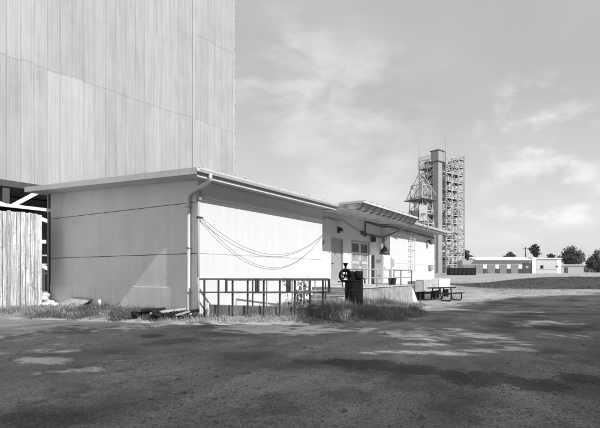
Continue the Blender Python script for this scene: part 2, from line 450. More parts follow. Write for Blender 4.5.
# gutters
def gutter(x0, x1, y, z, name='gutter'):
    m = MB()
    prof = [(0.0, 0.0), (0.0, -0.05), (-0.03, -0.11), (-0.09, -0.12), (-0.125, -0.05), (-0.13, 0.0), (-0.12, 0.0), (-0.115, -0.045), (-0.085, -0.105), (-0.03, -0.095), (-0.015, -0.045), (-0.015, 0.0)]
    n = len(prof)
    vs = [(x0, y + a, z + b) for a, b in prof] + [(x1, y + a, z + b) for a, b in prof]
    fs = [(i, (i + 1) % n, n + (i + 1) % n, n + i) for i in range(n)] + [tuple(range(n))[::-1], tuple(range(n, 2 * n))]
    m.add(vs, fs)
    return m.build(name, M['gutter'], bld)
gutter(-0.68, 7.22, -0.645, 4.035)
gutter(13.86, 22.74, -0.985, 4.06)
# downspout: stub, sloping offset, corner pipe
MB().tube([(-0.23, -0.71, 3.93), (-0.23, -0.71, 3.80), (-0.20, -0.62, 3.73), (-0.10, 0.20, 3.52), (-0.075, 0.29, 3.44), (-0.07, 0.31, 3.30), (-0.07, 0.31, 0.10), (-0.10, 0.25, 0.02), (-0.2, 0.1, -0.02)], 0.055, 10).build('downspout', M['trim'], bld, True)
for z in (3.1, 1.9, 0.6): MB().box(-0.13, -0.022 if z < .74 else 0.0, 0.235, 0.385, z, z + 0.035).build('pipe_strap', M['frame'], bld)
MB().tube([(-0.05, -0.07, 3.56), (-0.05, -0.07, -0.15)], 0.035, 8).build('conduit', M['frame'], bld, True)
MB().box(-0.10, 0.02, -0.14, 0.0, 3.28, 3.58).build('junction_box', M['tank'], bld, bevel=0.01)
MB().box(-0.09, 0.10, -0.12, -0.02, 2.77, 2.81).build('wire_bracket', M['iron'], bld)
# dock canopy
cn = MB()
cx0, cx1 = 7.245, 13.835
cn.hexa([(cx0, -1.66, 3.80), (cx1, -1.66, 3.80), (cx1, 0.25, 3.845), (cx0, 0.25, 3.845)],
        [(cx0, -1.83, 3.995), (cx1, -1.83, 3.995), (cx1, -0.636, 4.00), (cx0, -0.636, 4.00)])
can = cn.build('canopy', M['canopy'], bld)
MB().box(cx0 - 0.02, cx1 + 0.01, -1.90, -0.636, 4.005, 4.085).build('roof_edge', M['gutter'], can)
face = MB().hexa([(cx0 + .02, -1.675, 3.80), (cx1 - .02, -1.675, 3.80), (cx1 - .02, -1.665, 3.80), (cx0 + .02, -1.665, 3.80)],
                 [(cx0 + .02, -1.845, 3.99), (cx1 - .02, -1.845, 3.99), (cx1 - .02, -1.835, 3.99), (cx0 + .02, -1.835, 3.99)]).build('eave_face', M['frame'], can)
for k in range(11):
    x = cx0 + 0.12 + k * 0.64
    MB().hexa([(x - .035, -1.70, 3.74), (x + .035, -1.70, 3.74), (x + .035, -1.50, 3.74), (x - .035, -1.50, 3.74)],
              [(x - .035, -1.885, 4.00), (x + .035, -1.885, 4.00), (x + .035, -1.82, 4.00), (x - .035, -1.82, 4.00)]).build('rib', M['deck'], can)
for k in range(11):
    x = cx0 + 0.2 + k * 0.61
    MB().box(x - .02, x + .02, -1.91, -0.70, 4.087, 4.13).build('roof_seam', M['roof'], can)
# single dock door
d = MB().box(8.46, 9.49, 0.30, 0.345, 0.64, 2.72).build('door', M['door_grey'], bld, bevel=0.004)
m = MB(); m.box(8.40, 8.457, 0.235, 0.35, 0.63, 2.778); m.box(9.493, 9.55, 0.235, 0.35, 0.63, 2.778); m.box(8.457, 9.493, 0.235, 0.35, 2.722, 2.778); m.build('door_frame', M['frame'], d)
MB().lathe((8.56, 0.25, 1.62), [(0.012, 0.05), (0.015, 0.02), (0.035, 0.0), (0.03, -0.03)], 12, 'y').build('knob', M['iron'], d, True)
MB().box(8.46, 9.49, 0.292, 0.298, 0.66, 0.86).build('kick_plate', M['frame'], d)
# pair of glazed doors
for side, (x0, x1) in enumerate(((10.49, 11.46), (11.48, 12.45))):
    d = MB()
    st = 0.11
    d.box(x0, x0 + st, 0.30, 0.345, 0.64, 2.74); d.box(x1 - st, x1, 0.30, 0.345, 0.64, 2.74)
    d.box(x0 + st, x1 - st, 0.30, 0.345, 2.66, 2.74); d.box(x0 + st, x1 - st, 0.30, 0.345, 2.13, 2.23); d.box(x0 + st, x1 - st, 0.30, 0.345, 1.66, 1.78); d.box(x0 + st, x1 - st, 0.30, 0.345, 0.64, 0.84)
    d = d.build('door', M['door'], bld, bevel=0.004)
    MB().box(x0 + st + .002, x1 - st - .002, 0.322, 0.33, 2.232, 2.658).build('pane', M['glass'], d)
    MB().box(x0 + st + .002, x1 - st - .002, 0.318, 0.334, 1.782, 2.128).build('door_panel', M['door_grey'], d)
    MB().box(x0 + st + .002, x1 - st - .002, 0.318, 0.334, 0.842, 1.658).build('door_panel', M['door_grey'], d)
    hx = x1 - 0.06 if side == 0 else x0 + 0.06
    MB().tube([(hx, 0.298, 1.78), (hx, 0.25, 1.78), (hx, 0.25, 1.58), (hx, 0.298, 1.58)], 0.012, 6).build('handle', M['iron'], d)
m = MB(); m.box(10.42, 10.487, 0.235, 0.35, 0.63, 2.80); m.box(12.453, 12.52, 0.235, 0.35, 0.63, 2.80); m.box(10.487, 12.453, 0.235, 0.35, 2.743, 2.80); m.build('door_frame', M['frame'], bld)
# conduits on the dock wall
cz = MB()
MB().tube([(11.91, 0.20, 3.20), (11.91, 0.20, 3.79), (12.1, 0.20, 3.80), (14.14, 0.18, 3.74), (14.16, -0.24, 3.73), (14.6, -0.25, 3.72), (22.2, -0.25, 3.62)], 0.033, 8).build('conduit', M['rail'], bld, True)
MB().tube([(11.95, 0.19, 3.20), (14.02, 0.19, 3.15), (14.10, 0.12, 3.10), (14.12, 0.10, 2.62)], 0.035, 8).build('conduit', M['rail'], bld, True)
MB().tube([(14.05, 0.12, 3.18), (14.16, -0.28, 3.32), (15.2, -1.05, 3.86)], 0.032, 8).build('brace_pipe', M['rail'], bld, True)
m = MB(); m.box(11.45, 11.75, 0.14, 0.248, 3.14, 3.30); m.box(11.80, 12.02, 0.15, 0.248, 3.06, 3.20); m.build('junction_box', M['iron'], bld, bevel=0.01)
MB().tube([(7.26, 0.20, 3.60), (9.4, 0.21, 3.66), (11.5, 0.2, 3.22)], 0.012, 5).build('wall_wire', M['iron'], bld)
MB().tube([(7.26, 0.20, 3.30), (7.9, 0.21, 3.62), (9.2, 0.21, 3.55)], 0.010, 5).build('wall_wire', M['iron'], bld)
# small lower service rail
MB().box(-0.01, 0.055, -0.012, -0.001, 0.2, 0.5).build('grounding_plate', M['tank'], bld)

# lamps, bell, signs on the walls: things hung on the wall
t = thing('wall_bell', (7.6, -0.05, 2.50), 'small dark round alarm bell at the end of the sunlit wall beside the dock', 'bell')
MB().lathe((7.33, 0.13, 2.52), [(0.04, 0.10), (0.12, 0.09), (0.15, 0.03), (0.15, 0.0), (0.05, -0.03)], 16, 'x').build('gong', M['iron'], t, True)
MB().box(7.212, 7.33, 0.08, 0.18, 2.36, 2.66).build('back_plate', M['iron'], t)
t = thing('door_lamp', (9.05, 0.2, 3.1), 'small dark lamp on the shaded wall above the single grey door', 'lamp')
MB().box(8.98, 9.12, 0.16, 0.248, 3.02, 3.30).build('back_plate', M['iron'], t)
MB().lathe((9.05, 0.08, 3.12), [(0.03, 0.14), (0.06, 0.10), (0.11, 0.0), (0.09, -0.02)], 14).build('shade', M['iron'], t, True)
t = thing('dock_lamp', (12.70, 0.2, 3.0), 'dark boxy lamp hung from the conduit above the double doors', 'lamp')
m = MB(); m.box(12.58, 12.64, 0.03, 0.18, 2.82, 3.10); m.box(12.80, 12.86, 0.03, 0.18, 2.82, 3.10); m.box(12.64, 12.80, 0.03, 0.18, 3.04, 3.10); m.box(12.64, 12.80, 0.03, 0.18, 2.82, 2.87); m.box(12.64, 12.80, 0.16, 0.20, 2.87, 3.04); m.build('housing', M['iron'], t)
MB().box(12.645, 12.795, 0.10, 0.12, 2.875, 3.035).build('lens', M['frame'], t)
MB().tube([(12.72, 0.15, 3.10), (12.72, 0.17, 3.19)], 0.02, 6).build('stem', M['iron'], t)
t = thing('alarm_horn', (14.1, 0.1, 2.5), 'dark bell shaped horn at the foot of the drop pipe by the dock corner', 'horn')
MB().lathe((14.10, 0.06, 2.26), [(0.27, 0.0), (0.25, 0.03), (0.19, 0.20), (0.10, 0.33), (0.06, 0.40)], 16).build('horn_bell', M['iron'], t, True)
MB().tube([(14.10, 0.06, 2.62), (14.10, 0.09, 2.68)], 0.05, 8).build('collar', M['iron'], t)
t = thing('flood_lamp', (20.64, -0.2, 3.3), 'dark round lamp high on the sunlit end wall right of the ladder', 'lamp')
MB().lathe((20.62, -0.42, 3.27), [(0.06, 0.10), (0.13, 0.05), (0.20, -0.08), (0.17, -0.10)], 16, 'y').build('shade', M['iron'], t, True)
MB().tube([(20.64, -0.205, 3.32), (20.64, -0.36, 3.36)], 0.04, 8).build('arm', M['iron'], t)
t = thing('meter_box', (21.3, -0.25, 1.5), 'small grey metal box low on the sunlit end wall near its corner', 'box')
MB().box(20.95, 21.65, -0.34, -0.202, 1.45, 1.75).build('case', M['tank'], t, bevel=0.01)
MB().box(21.0, 21.6, -0.352, -0.342, 1.49, 1.71).build('lid', M['frame'], t)

# ladder
t = thing('wall_ladder', (17.45, -0.35, 1.3), 'white steel ladder fixed to the sunlit end wall and rising past the eave', 'ladder')
for x in (17.05, 17.80): MB().bar((x, -0.36 , 1.25), (x, -0.36, 3.60), 0.04, 0.04).build('side_rail', M['white'], t)
for x in (17.05, 17.80): MB().tube([(x, -0.36, 3.60), (x, -0.8, 3.74), (x, -1.16, 3.86), (x, -1.18, 4.25), (x, -1.05, 4.7)], 0.026, 6).build('grab_rail', M['railw'], t)
for k in range(8): MB().tube([(17.05, -0.36, 1.40 + k * 0.31), (17.80, -0.36, 1.40 + k * 0.31)], 0.014, 6).build('rung', M['white'], t)
for z in (1.4, 2.6, 3.5):
    m = MB()
    for x in (17.05, 17.80): m.bar((x, -0.33, z), (x, -0.202, z), 0.04)
    m.build('standoff', M['frame'], t)

# hanging cables on the sunlit wall
def cat(a, b, low, n=28):
    a, b = Vector(a), Vector(b); out = []
    for i in range(n + 1):
        s = i / n; p = a.lerp(b, s); p.z -= low * 4 * s * (1 - s); out.append(p)
    return out
for lab, a, b, low in (('upper of the two slack black cables drooping across the sunlit white wall', (0.06, -0.09, 2.79), (7.19, -0.08, 2.85), 0.98),
                       ('lower of the two slack black cables drooping across the sunlit white wall', (0.05, -0.07, 2.78), (7.19, -0.05, 2.80), 1.42)):
    o = MB().tube(cat(a, b, low), 0.006, 5).build('slack_cable', M['rail'])
    tag(o, lab, 'cable', 'slack cables on the white wall')

# ------------------------------------------------------------------ loading platform, steps
pl = thing('loading_platform', (9, -1, 0), 'stained concrete loading platform under the canopy with steps at its end', 'platform')
MB().box(6.42, 12.0, -2.24, 0.247, -0.6, 0.60).build('slab_block', M['conc'], pl, bevel=0.02)
MB().box(6.38, 12.03, -2.28, 0.246, 0.602, 0.645).build('slab_top', M['concl'], pl, bevel=0.012)
MB().box(12.035, 14.19, -1.2, 0.246, -0.6, 0.63).build('slab_block', M['concl'], pl, bevel=0.02)
for k in range(4):
    x1 = 6.415 - k * 0.30
    MB().box(x1 - 0.30, x1 - 0.002, -1.75, -0.25, -0.4, 0.475 - k * 0.155).build('step', M['conc'], pl, bevel=0.012)
for k in range(4):
    x1 = 6.415 - k * 0.30
    MB().box(x1 - 0.32, x1 - 0.004, -1.76, -0.24, 0.477 - k * 0.155, 0.492 - k * 0.155).build('tread', M['concl'], pl)
MB().box(5.2, 6.41, -2.02, -1.80, -0.4, 0.30).build('step_cheek', M['concl'], pl, bevel=0.02)

t = thing('platform_rail', (9, -2.2, 0.645), 'grey pipe guard rail along the front edge of the loading platform', 'railing')
top, mid = 1.335, 0.99
pr = [(6.46, -1.35), (6.46, -2.20), (7.83, -2.20), (9.22, -2.20), (10.54, -2.20), (11.95, -2.20)]
for i, (x, y) in enumerate(pr): MB().tube([(x, y, 0.646), (x, y, top)], 0.027, 8).build('post', M['railw'] if i == 2 else M['rail'], t, True)
MB().tube([(6.46, -1.35, top), (6.46, -2.17, top), (6.49, -2.20, top), (11.95, -2.20, top), (11.98, -2.17, top), (11.98, -1.3, top)], 0.026, 8).build('top_rail', M['railw'], t, True)
MB().tube([(6.46, -1.35, mid), (6.46, -2.20, mid), (11.95, -2.20, mid), (11.98, -2.17, mid), (11.98, -1.3, mid)], 0.022, 8).build('middle_rail', M['railw'], t, True)
MB().tube([(11.98, -1.3, 0.646), (11.98, -1.3, top)], 0.027, 8).build('post', M['rail'], t, True)

# cabinet and small boxes on the platform
t = thing('metal_cabinet', (13.5, 0, 0.63), 'tall pale metal cabinet standing against the dock wall right of the double doors', 'cabinet')
MB().box(12.72, 13.75, -0.42, 0.20, 0.66, 2.14).build('case', M['white'], t, bevel=0.012)
MB().box(12.76, 13.71, -0.44, -0.423, 0.72, 2.10).build('cabinet_door', M['wall'], t, bevel=0.004)
MB().tube([(12.84, -0.445, 1.35), (12.84, -0.48, 1.37), (12.84, -0.48, 1.5), (12.84, -0.445, 1.52)], 0.012, 6).build('handle', M['iron'], t)
MB().box(12.712, 12.717, 0.06, 0.20, 0.66, 2.14).build('gap_shade', M['iron'], t)  # dark strip painted where the gap to the wall lies in shade
for z in (0.95, 1.75): MB().box(12.710, 12.718, -0.30, -0.05, z, z + 0.16).build('vent', M['frame'], t)
t = thing('valve_cabinet', (13.95, -0.3, 0.63), 'narrow grey valve box under the dark horn at the dock corner', 'cabinet')
MB().box(13.82, 14.17, -0.46, -0.12, 0.95, 2.05).build('case', M['plinth'], t, bevel=0.01)
MB().box(13.86, 14.13, -0.476, -0.462, 1.55, 1.95).build('door_plate', M['frame'], t)
for x in (13.85, 14.14): MB().box(x - 0.06, x + 0.06, -0.44, -0.14, 0.632, 0.95).build('leg', M['dark'], t)
t = thing('grey_bucket', (10.9, -1.4, 0.645), 'dark bucket standing on the platform near the right end of its rail', 'bucket')
MB().lathe((11.0, -1.6, 0.647), [(0.14, 0.0), (0.16, 0.03), (0.20, 0.34), (0.185, 0.35), (0.17, 0.3)], 16).build('pail', M['dark'], t, True)
MB().tube([(11.0 - 0.19, -1.6, 0.97), (10.92, -1.66, 1.08), (11.08, -1.66, 1.08), (11.19, -1.6, 0.97)], 0.008, 6).build('handle', M['iron'], t)

# pale troughs beside the end wall
def trough(lab, x0, x1, z0, z1, mt, y0=-1.35, y1=-0.90):
    t = thing('concrete_trough', ((x0 + x1) / 2, -1.4, -0.4), lab, 'trough', 'long boxes by the end wall')
    m = MB(); m.box(x0, x1, y0, y0 + .07, z0, z1); m.box(x0, x1, y1 - .07, y1, z0, z1); m.box(x0, x0 + .07, y0 + .07, y1 - .07, z0, z1); m.box(x1 - .07, x1, y0 + .07, y1 - .07, z0, z1); m.box(x0 + .07, x1 - .07, y0 + .07, y1 - .07, z0, z0 + .08)
    m.build('box_body', mt, t, bevel=0.012)
    for x in (x0 + 0.25, x1 - 0.25):
        MB().box(x - .09, x + .09, y0 + .06, y1 - .06, -0.6, z0 - 0.002).build('support', M['dark'], t)
trough('grey box on short dark supports just right of the platform end', 15.0, 16.3, 0.16, 0.76, M['tank'])
trough('long pale box behind the picnic table under the end wall', 16.42, 19.3, 0.14, 0.82, M['concl'])
trough('pale box furthest from the platform, past the corner of the end wall', 19.45, 22.0, 0.16, 0.84, M['plinth'])
t = thing('white_slab', (13.2, -2.2, -0.3), 'white slab leaning against the end of the loading platform', 'slab')
MB().hexa([(12.25, -2.30, -0.40), (12.95, -2.25, -0.40), (12.90, -2.15, -0.40), (12.20, -2.20, -0.40)], [(12.10, -2.05, 0.50), (12.55, -2.0, 0.62), (12.50, -1.9, 0.62), (12.05, -1.95, 0.50)]).build('slab_panel', M['white'], t, bevel=0.02)

# ------------------------------------------------------------------ picnic table
pt = thing('picnic_table', (17.6, -2.35, hz(17.6, -2.9)), 'dark weathered picnic table with tube legs and two benches beyond the platform', 'table')
zb = hz(17.6, -2.9) + 0.02
ca, sa = math.cos(R(-9)), math.sin(R(-9))
PC = Vector((17.42, -2.10, 0))
def pw(u, v, z): return (PC.x + u * ca - v * sa, PC.y + u * sa + v * ca, zb + z)
def pbox(u0, u1, v0, v1, z0, z1):
    return MB().hexa([pw(u0, v0, z0), pw(u1, v0, z0), pw(u1, v1, z0), pw(u0, v1, z0)], [pw(u0, v0, z1), pw(u1, v0, z1), pw(u1, v1, z1), pw(u0, v1, z1)])
for k in range(5): pbox(-1.05, 1.05, -0.40 + k * 0.163, -0.25 + k * 0.163, 0.71, 0.765).build('table_board', M['dark'], pt)
for s in (-1, 1):
    for q in (0, 1): pbox(-1.05, 1.05, s * 0.80 - 0.14 + q * 0.145, s * 0.80 - 0.005 + q * 0.145, 0.42, 0.47).build('bench_board', M['dark'], pt)
for u in (-0.72, 0.72):
    MB().tube([pw(u, -0.88, 0.42), pw(u, -0.86, 0.10), pw(u, -0.80, 0.03), pw(u, -0.38, 0.03), pw(u, -0.30, 0.10), pw(u, -0.22, 0.70)], 0.036, 7).build('leg', M['dark'], pt, True)
    MB().tube([pw(u, 0.88, 0.42), pw(u, 0.86, 0.10), pw(u, 0.80, 0.03), pw(u, 0.38, 0.03), pw(u, 0.30, 0.10), pw(u, 0.22, 0.70)], 0.036, 7).build('leg', M['dark'], pt, True)
    MB().tube([pw(u, -0.92, 0.41), pw(u, 0.92, 0.41)], 0.024, 7).build('crossbar', M['iron'], pt, True)
    MB().bar(pw(u, 0, 0.41), pw(u * 0.25, 0, 0.71), 0.04).build('brace', M['iron'], pt)

# ------------------------------------------------------------------ front guard rail (a straight row across the front corner)
RA, RB = Vector((-0.12, -0.14, 0)), Vector((1.95, -3.24, 0))
RD = (RB - RA); RL = RD.length; RU = RD.normalized(); RN = Vector((-RU.y, RU.x, 0))
def rp(s, z, off=0.0):
    p = RA + RU * s + RN * off; return (p.x, p.y, z)
fr = thing('guard_rail', tuple((RA + RB) / 2), 'rusty angle iron guard rail with framed upper panels across the building corner', 'railing')
zt, zm = 1.005, 0.625
ppm = 464.4 / 13.4
MB().bar(rp(0, zt), rp(RL, zt), 0.045, 0.05).build('top_rail', M['rail'], fr)
MB().bar(rp(0, zm), rp(RL, zm), 0.035, 0.04).build('middle_rail', M['rail'], fr)
for px in (203, 217, 231, 246, 262, 278, 293, 308, 321):
    s = (px - 197) / ppm; x, y, _ = rp(s, 0)
    MB().bar(rp(s, hz(x, y) - 0.1), rp(s, zt - 0.028), 0.032, 0.05).build('post', M['rail'], fr)
MB().tube([rp(0.0, -0.2), rp(0.0, zt + 0.05)], 0.036, 8).build('post', M['railw'], fr, True)
for a_, b_ in ((225, 254.5), (256.5, 285.5), (288, 327)):
    s0, s1 = (a_ - 197) / ppm, (b_ - 197) / ppm
    m = MB()
    m.bar(rp(s0, zm - .02, -.045), rp(s0, zt + .01, -.045), 0.05, 0.06); m.bar(rp(s1, zm - .02, -.045), rp(s1, zt + .01, -.045), 0.05, 0.06)
    m.bar(rp(s0 + .031, zm, -.045), rp(s1 - .031, zm, -.045), 0.045, 0.05); m.bar(rp(s0 + .031, zt - .02, -.045), rp(s1 - .031, zt - .02, -.045), 0.045, 0.05)
    m.build('panel_frame', M['rail'], fr)
br = thing('inner_rail', (3.4, -0.9, 0), 'second thinner iron rail close to the wall behind the corner guard rail', 'railing')
def bp(s, z): return (1.6 + 3.6 * s, -0.75 - 0.55 * s, z)
MB().bar(bp(0, 0.98), bp(1, 0.98), 0.035, 0.04).build('top_rail', M['railw'], br)
MB().bar(bp(0, 0.55), bp(1, 0.55), 0.03, 0.035).build('middle_rail', M['railw'], br)
for k in range(7): MB().bar(bp(k / 6, -0.3), bp(k / 6, 0.958), 0.03, 0.04).build('post', M['railw'] if k % 2 else M['rail'], br)
# low concrete curb below the guard rail
cb = MB()
c0, c1 = 0.30, 3.75
a0, a1, a2, a3 = rp(c0, 0, 0.10), rp(c1, 0, 0.10), rp(c1, 0, 0.30), rp(c0, 0, 0.30)
cb.hexa([(p[0], p[1], -0.5) for p in (a0, a1, a2, a3)], [(a0[0], a0[1], 0.26), (a1[0], a1[1], 0.16), (a2[0], a2[1], 0.16), (a3[0], a3[1], 0.26)])
tag(cb.build('concrete_curb', M['concd'], bevel=0.015), 'low stained concrete curb wall along the foot of the corner guard rail', 'curb')
t = thing('white_stake', rp(0.93 - 0.55, 0), 'short white pipe standing in front of the curb at the building corner', 'pipe')
x, y, _ = rp(0.30, 0, -0.15)
MB().tube([(x, y, -0.1), (x, y, 0.30), (x, y, 0.34)], [0.035, 0.035, 0.02], 8).build('pipe', M['white'], t, True)
MB().tube([(x, y, 0.10), (x, y, 0.17)], 0.05, 8).build('collar', M['frame'], t)

# ------------------------------------------------------------------ drum with hand pump
dr = thing('pump_drum', (4.27, -2.92, 0), 'black steel drum with an old hand wheel pump bolted on top, standing in tall grass', 'drum')
dx, dy = 4.27, -2.92; gz = hz(dx, dy)
MB().lathe((dx, dy, gz), [(0.28, 0.0), (0.30, 0.02), (0.30, 0.27), (0.312, 0.29), (0.30, 0.31), (0.30, 0.58), (0.312, 0.60), (0.30, 0.62), (0.30, 0.885), (0.31, 0.90), (0.31, 0.925), (0.28, 0.925), (0.275, 0.905), (0.05, 0.90)], 28).build('barrel', M['drum'], dr, False)
zt0 = gz + 0.91
def dp(lat, dep, z): v = Vector((dx, dy, z)) + RT * lat + FW * dep; return tuple(v)
MB().hexa([dp(-.26, -.10, zt0), dp(.26, -.10, zt0), dp(.26, .10, zt0), dp(-.26, .10, zt0)], [dp(-.24, -.09, zt0 + .06), dp(.24, -.09, zt0 + .06), dp(.24, .09, zt0 + .06), dp(-.24, .09, zt0 + .06)]).build('base_plate', M['drum'], dr)
# wheel in the image plane direction
wc = Vector(dp(-0.29, -0.12, gz + 1.10))
def ring(c, r, thick, n=24):
    m = MB(); m.tube([c + RT * r * math.cos(2 * math.pi * k / n) + Vector((0, 0, 1)) * r * math.sin(2 * math.pi * k / n) for k in range(n + 1)], thick, 8, False); return m
wh = ring(wc, 0.19, 0.042).build('flywheel', M['drum'], dr, True)
for k in range(5):
    an = 2 * math.pi * k / 5 + 0.3
    MB().tube([wc, wc + RT * 0.18 * math.cos(an) + Vector((0, 0, 0.18 * math.sin(an)))], 0.024, 6).build('spoke', M['drum'], wh)
MB().tube([wc - FW * 0.07, wc + FW * 0.22], 0.055, 10).build('hub', M['drum'], wh, True)
MB().hexa([dp(-.20, -.09, zt0 + .05), dp(.05, -.09, zt0 + .05), dp(.05, .11, zt0 + .05), dp(-.20, .11, zt0 + .05)], [dp(-.24, -.07, zt0 + .34), dp(-.02, -.07, zt0 + .34), dp(-.02, .09, zt0 + .34), dp(-.24, .09, zt0 + .34)]).build('pump_body', M['drum'], dr, bevel=0.02)
MB().lathe(dp(-.28, .0, zt0 + .30), [(0.09, 0.0), (0.10, 0.04), (0.045, 0.09), (0.03, 0.18), (0.04, 0.20), (0.085, 0.28), (0.085, 0.31), (0.06, 0.30)], 14).build('oil_cup', M['drum'], dr, True)
MB().lathe(dp(.15, .02, zt0 + .05), [(0.13, 0.0), (0.15, 0.05), (0.16, 0.20), (0.13, 0.28), (0.08, 0.30)], 14).build('cylinder_head', M['drum'], dr, True)
MB().hexa([dp(.03, -.1, zt0 + .06), dp(.30, -.1, zt0 + .06), dp(.30, .1, zt0 + .06), dp(.03, .1, zt0 + .06)], [dp(.05, -.08, zt0 + .24), dp(.24, -.08, zt0 + .24), dp(.24, .08, zt0 + .24), dp(.05, .08, zt0 + .24)]).build('gear_case', M['drum'], dr, bevel=0.02)
MB().tube([dp(-.16, -.05, zt0 + .33), dp(.02, -.05, zt0 + .28), dp(.16, -.04, zt0 + .24)], 0.022, 7).build('connecting_rod', M['drum'], dr, True)
MB().tube([dp(-.14, -.02, zt0 + .05), dp(-.34, -.04, zt0 - .01), dp(-.55, -.05, zt0 - .02)], 0.018, 7).build('lever', M['iron'], dr, True)
MB().tube([dp(.24, .0, zt0 + .10), dp(.36, .0, zt0 + .08), dp(.37, .0, zt0 - .08)], 0.025, 7).build('spout', M['drum'], dr, True)

# ------------------------------------------------------------------ things by the left wall
t = thing('leaning_panel', (-0.3, 6.2, -0.05), 'flat grey sheet propped at a slant against the shaded wall', 'panel')
q = [Vector((-0.95, 6.55, -0.12)), Vector((-0.75, 5.45, -0.12)), Vector((-0.04, 5.05, 0.30)), Vector((-0.03, 6.12, 0.33))]
nrm = (q[1] - q[0]).cross(q[3] - q[0]).normalized() * 0.04
MB().hexa([p - nrm for p in q], q).build('sheet', M['ply'], t)
MB().tube([(-0.05, 5.3, -0.2), (-0.05, 5.3, 0.28)], 0.03, 6).build('prop', M['dark'], t)
t = thing('vent_pipe', (-0.35, 4.75, -0.05), 'short pale standpipe with a dark foot in the grass by the shaded wall', 'pipe')
MB().tube([(-0.25, 4.35, -0.2), (-0.25, 4.35, 0.02)], 0.06, 10).build('foot', M['dark'], t, True)
MB().tube([(-0.25, 4.35, 0.02), (-0.25, 4.35, 0.26), (-0.25, 4.35, 0.29)], [0.055, 0.055, 0.03], 10).build('pipe', M['wall'], t, True)
sacks = [(-0.72, 7.66, .05, .36, .30, .20), (-0.30, 7.75, .10, .34, .28, .24), (-.78, 7.30, -.02, .26, .22, .17), (-0.25, 7.42, .0, .30, .26, .19), (-0.28, 7.05, -.03, .28, .22, .16),
         (-0.62, 7.70, .30, .26, .24, .16), (-0.30, 7.62, .33, .22, .22, .14), (-0.42, 6.85, -.05, .22, .20, .13), (-0.60, 7.08, .02, .2, .2, .13), (-0.45, 7.45, .22, .22, .2, .14)]
slab = ['pale lumpy sack at the back left of the heap by the board wall', 'pale sack at the back of the heap against the shaded wall', 'small pale sack low at the left front of the heap', 'pale sack low on the right side of the heap',
        'flattened pale sack at the right tail of the heap', 'pale sack lying on top of the heap at its left', 'topmost pale sack of the heap by the wall', 'smallest pale sack lying apart at the front of the heap', 'small pale sack at the front middle of the heap', 'rounded pale sack in the middle of the heap']
for i, (x, y, z, a_, b_, c_) in enumerate(sacks):
    o = MB().lump((x, y, z + .02), (a_ * .8, b_ * .8, c_ * .8), i, 0.22, 10, 7).build('pale_sack', M['bag'], smooth=True)
    tag(o, slab[i], 'sack', 'heap of pale sacks')
# junk at the foot of the corner
junk = [((-1.05, 1.55, .0), (-.62, 1.10, .06), .22, .07, 'dark', 'dark plank end lying left in the junk at the building corner'), ((-.9, .95, .03), (-.35, .15, .16), .16, .05, 'bag', 'pale broken board lying across the junk at the building corner'),
        ((-.6, 1.2, .08), (-.25, .55, .03), .20, .06, 'ply', 'grey board in the middle of the junk at the building corner'), ((-.75, .55, -.02), (-.2, -.25, .12), .12, .09, 'dark', 'dark timber tilted in the junk beside the downspout'),
        ((-.62, .2, .0), (-.42, -.1, .10), .26, .05, 'concl', 'pale slab scrap at the right end of the junk pile'), ((-1.0, 1.25, .1), (-.55, .75, .15), .07, .07, 'dark', 'thin dark stick on top of the junk at the building corner')]
for (p, q_, w, h, mt, lab) in junk:
    tag(MB().bar(p, q_, w, h).build('scrap_board', M[mt]), lab, 'scrap board', 'junk at the building corner')
for i, (x, y, r) in enumerate(((-.85, .75, .13), (-.5, .45, .11), (-1.15, 1.3, .12), (-.3, .9, .10))):
    tag(MB().lump((x, y, 0.02), (r, r * 1.2, r * .75), 50 + i, 0.3, 9, 6).build('rubble_lump', M['dark' if i % 2 == 0 else 'conc']),
        ['dark lump of rubble in front of the pale broken board', 'grey lump of rubble nearest the downspout', 'dark lump of rubble at the left end of the junk', 'grey lump of rubble behind the junk by the wall'][i], 'rubble', 'junk at the building corner')

# board-walled shed at the left edge
sh = thing('board_shed', (-2.6, 7.8, -0.1), 'weathered light board shed with a white roof edge at the left end of the building', 'shed')
x = -0.70; i = 0
while x > -6.2:
    w = rng.uniform(0.13, 0.20); t0 = 3.30 + rng.uniform(-0.03, 0.03); off = rng.uniform(-0.012, 0.012)
    MB().box(x - w + 0.016, x, 7.10 + off, 7.135 + off, -0.25, t0).build('board', M['board'], sh)
    x -= w
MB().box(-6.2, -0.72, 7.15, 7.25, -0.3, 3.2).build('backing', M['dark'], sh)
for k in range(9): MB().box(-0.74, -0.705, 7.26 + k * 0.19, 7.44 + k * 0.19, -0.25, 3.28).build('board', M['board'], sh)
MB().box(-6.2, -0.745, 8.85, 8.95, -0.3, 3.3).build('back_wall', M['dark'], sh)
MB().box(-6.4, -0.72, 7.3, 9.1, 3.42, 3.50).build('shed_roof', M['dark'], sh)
MB().box(-6.4, -0.40, 7.02, 7.06, 3.42, 3.53).build('roof_edge', M['white'], sh)
MB().box(-6.4, -0.72, 7.065, 7.29, 3.44, 3.51).build('soffit_board', M['dark'], sh)

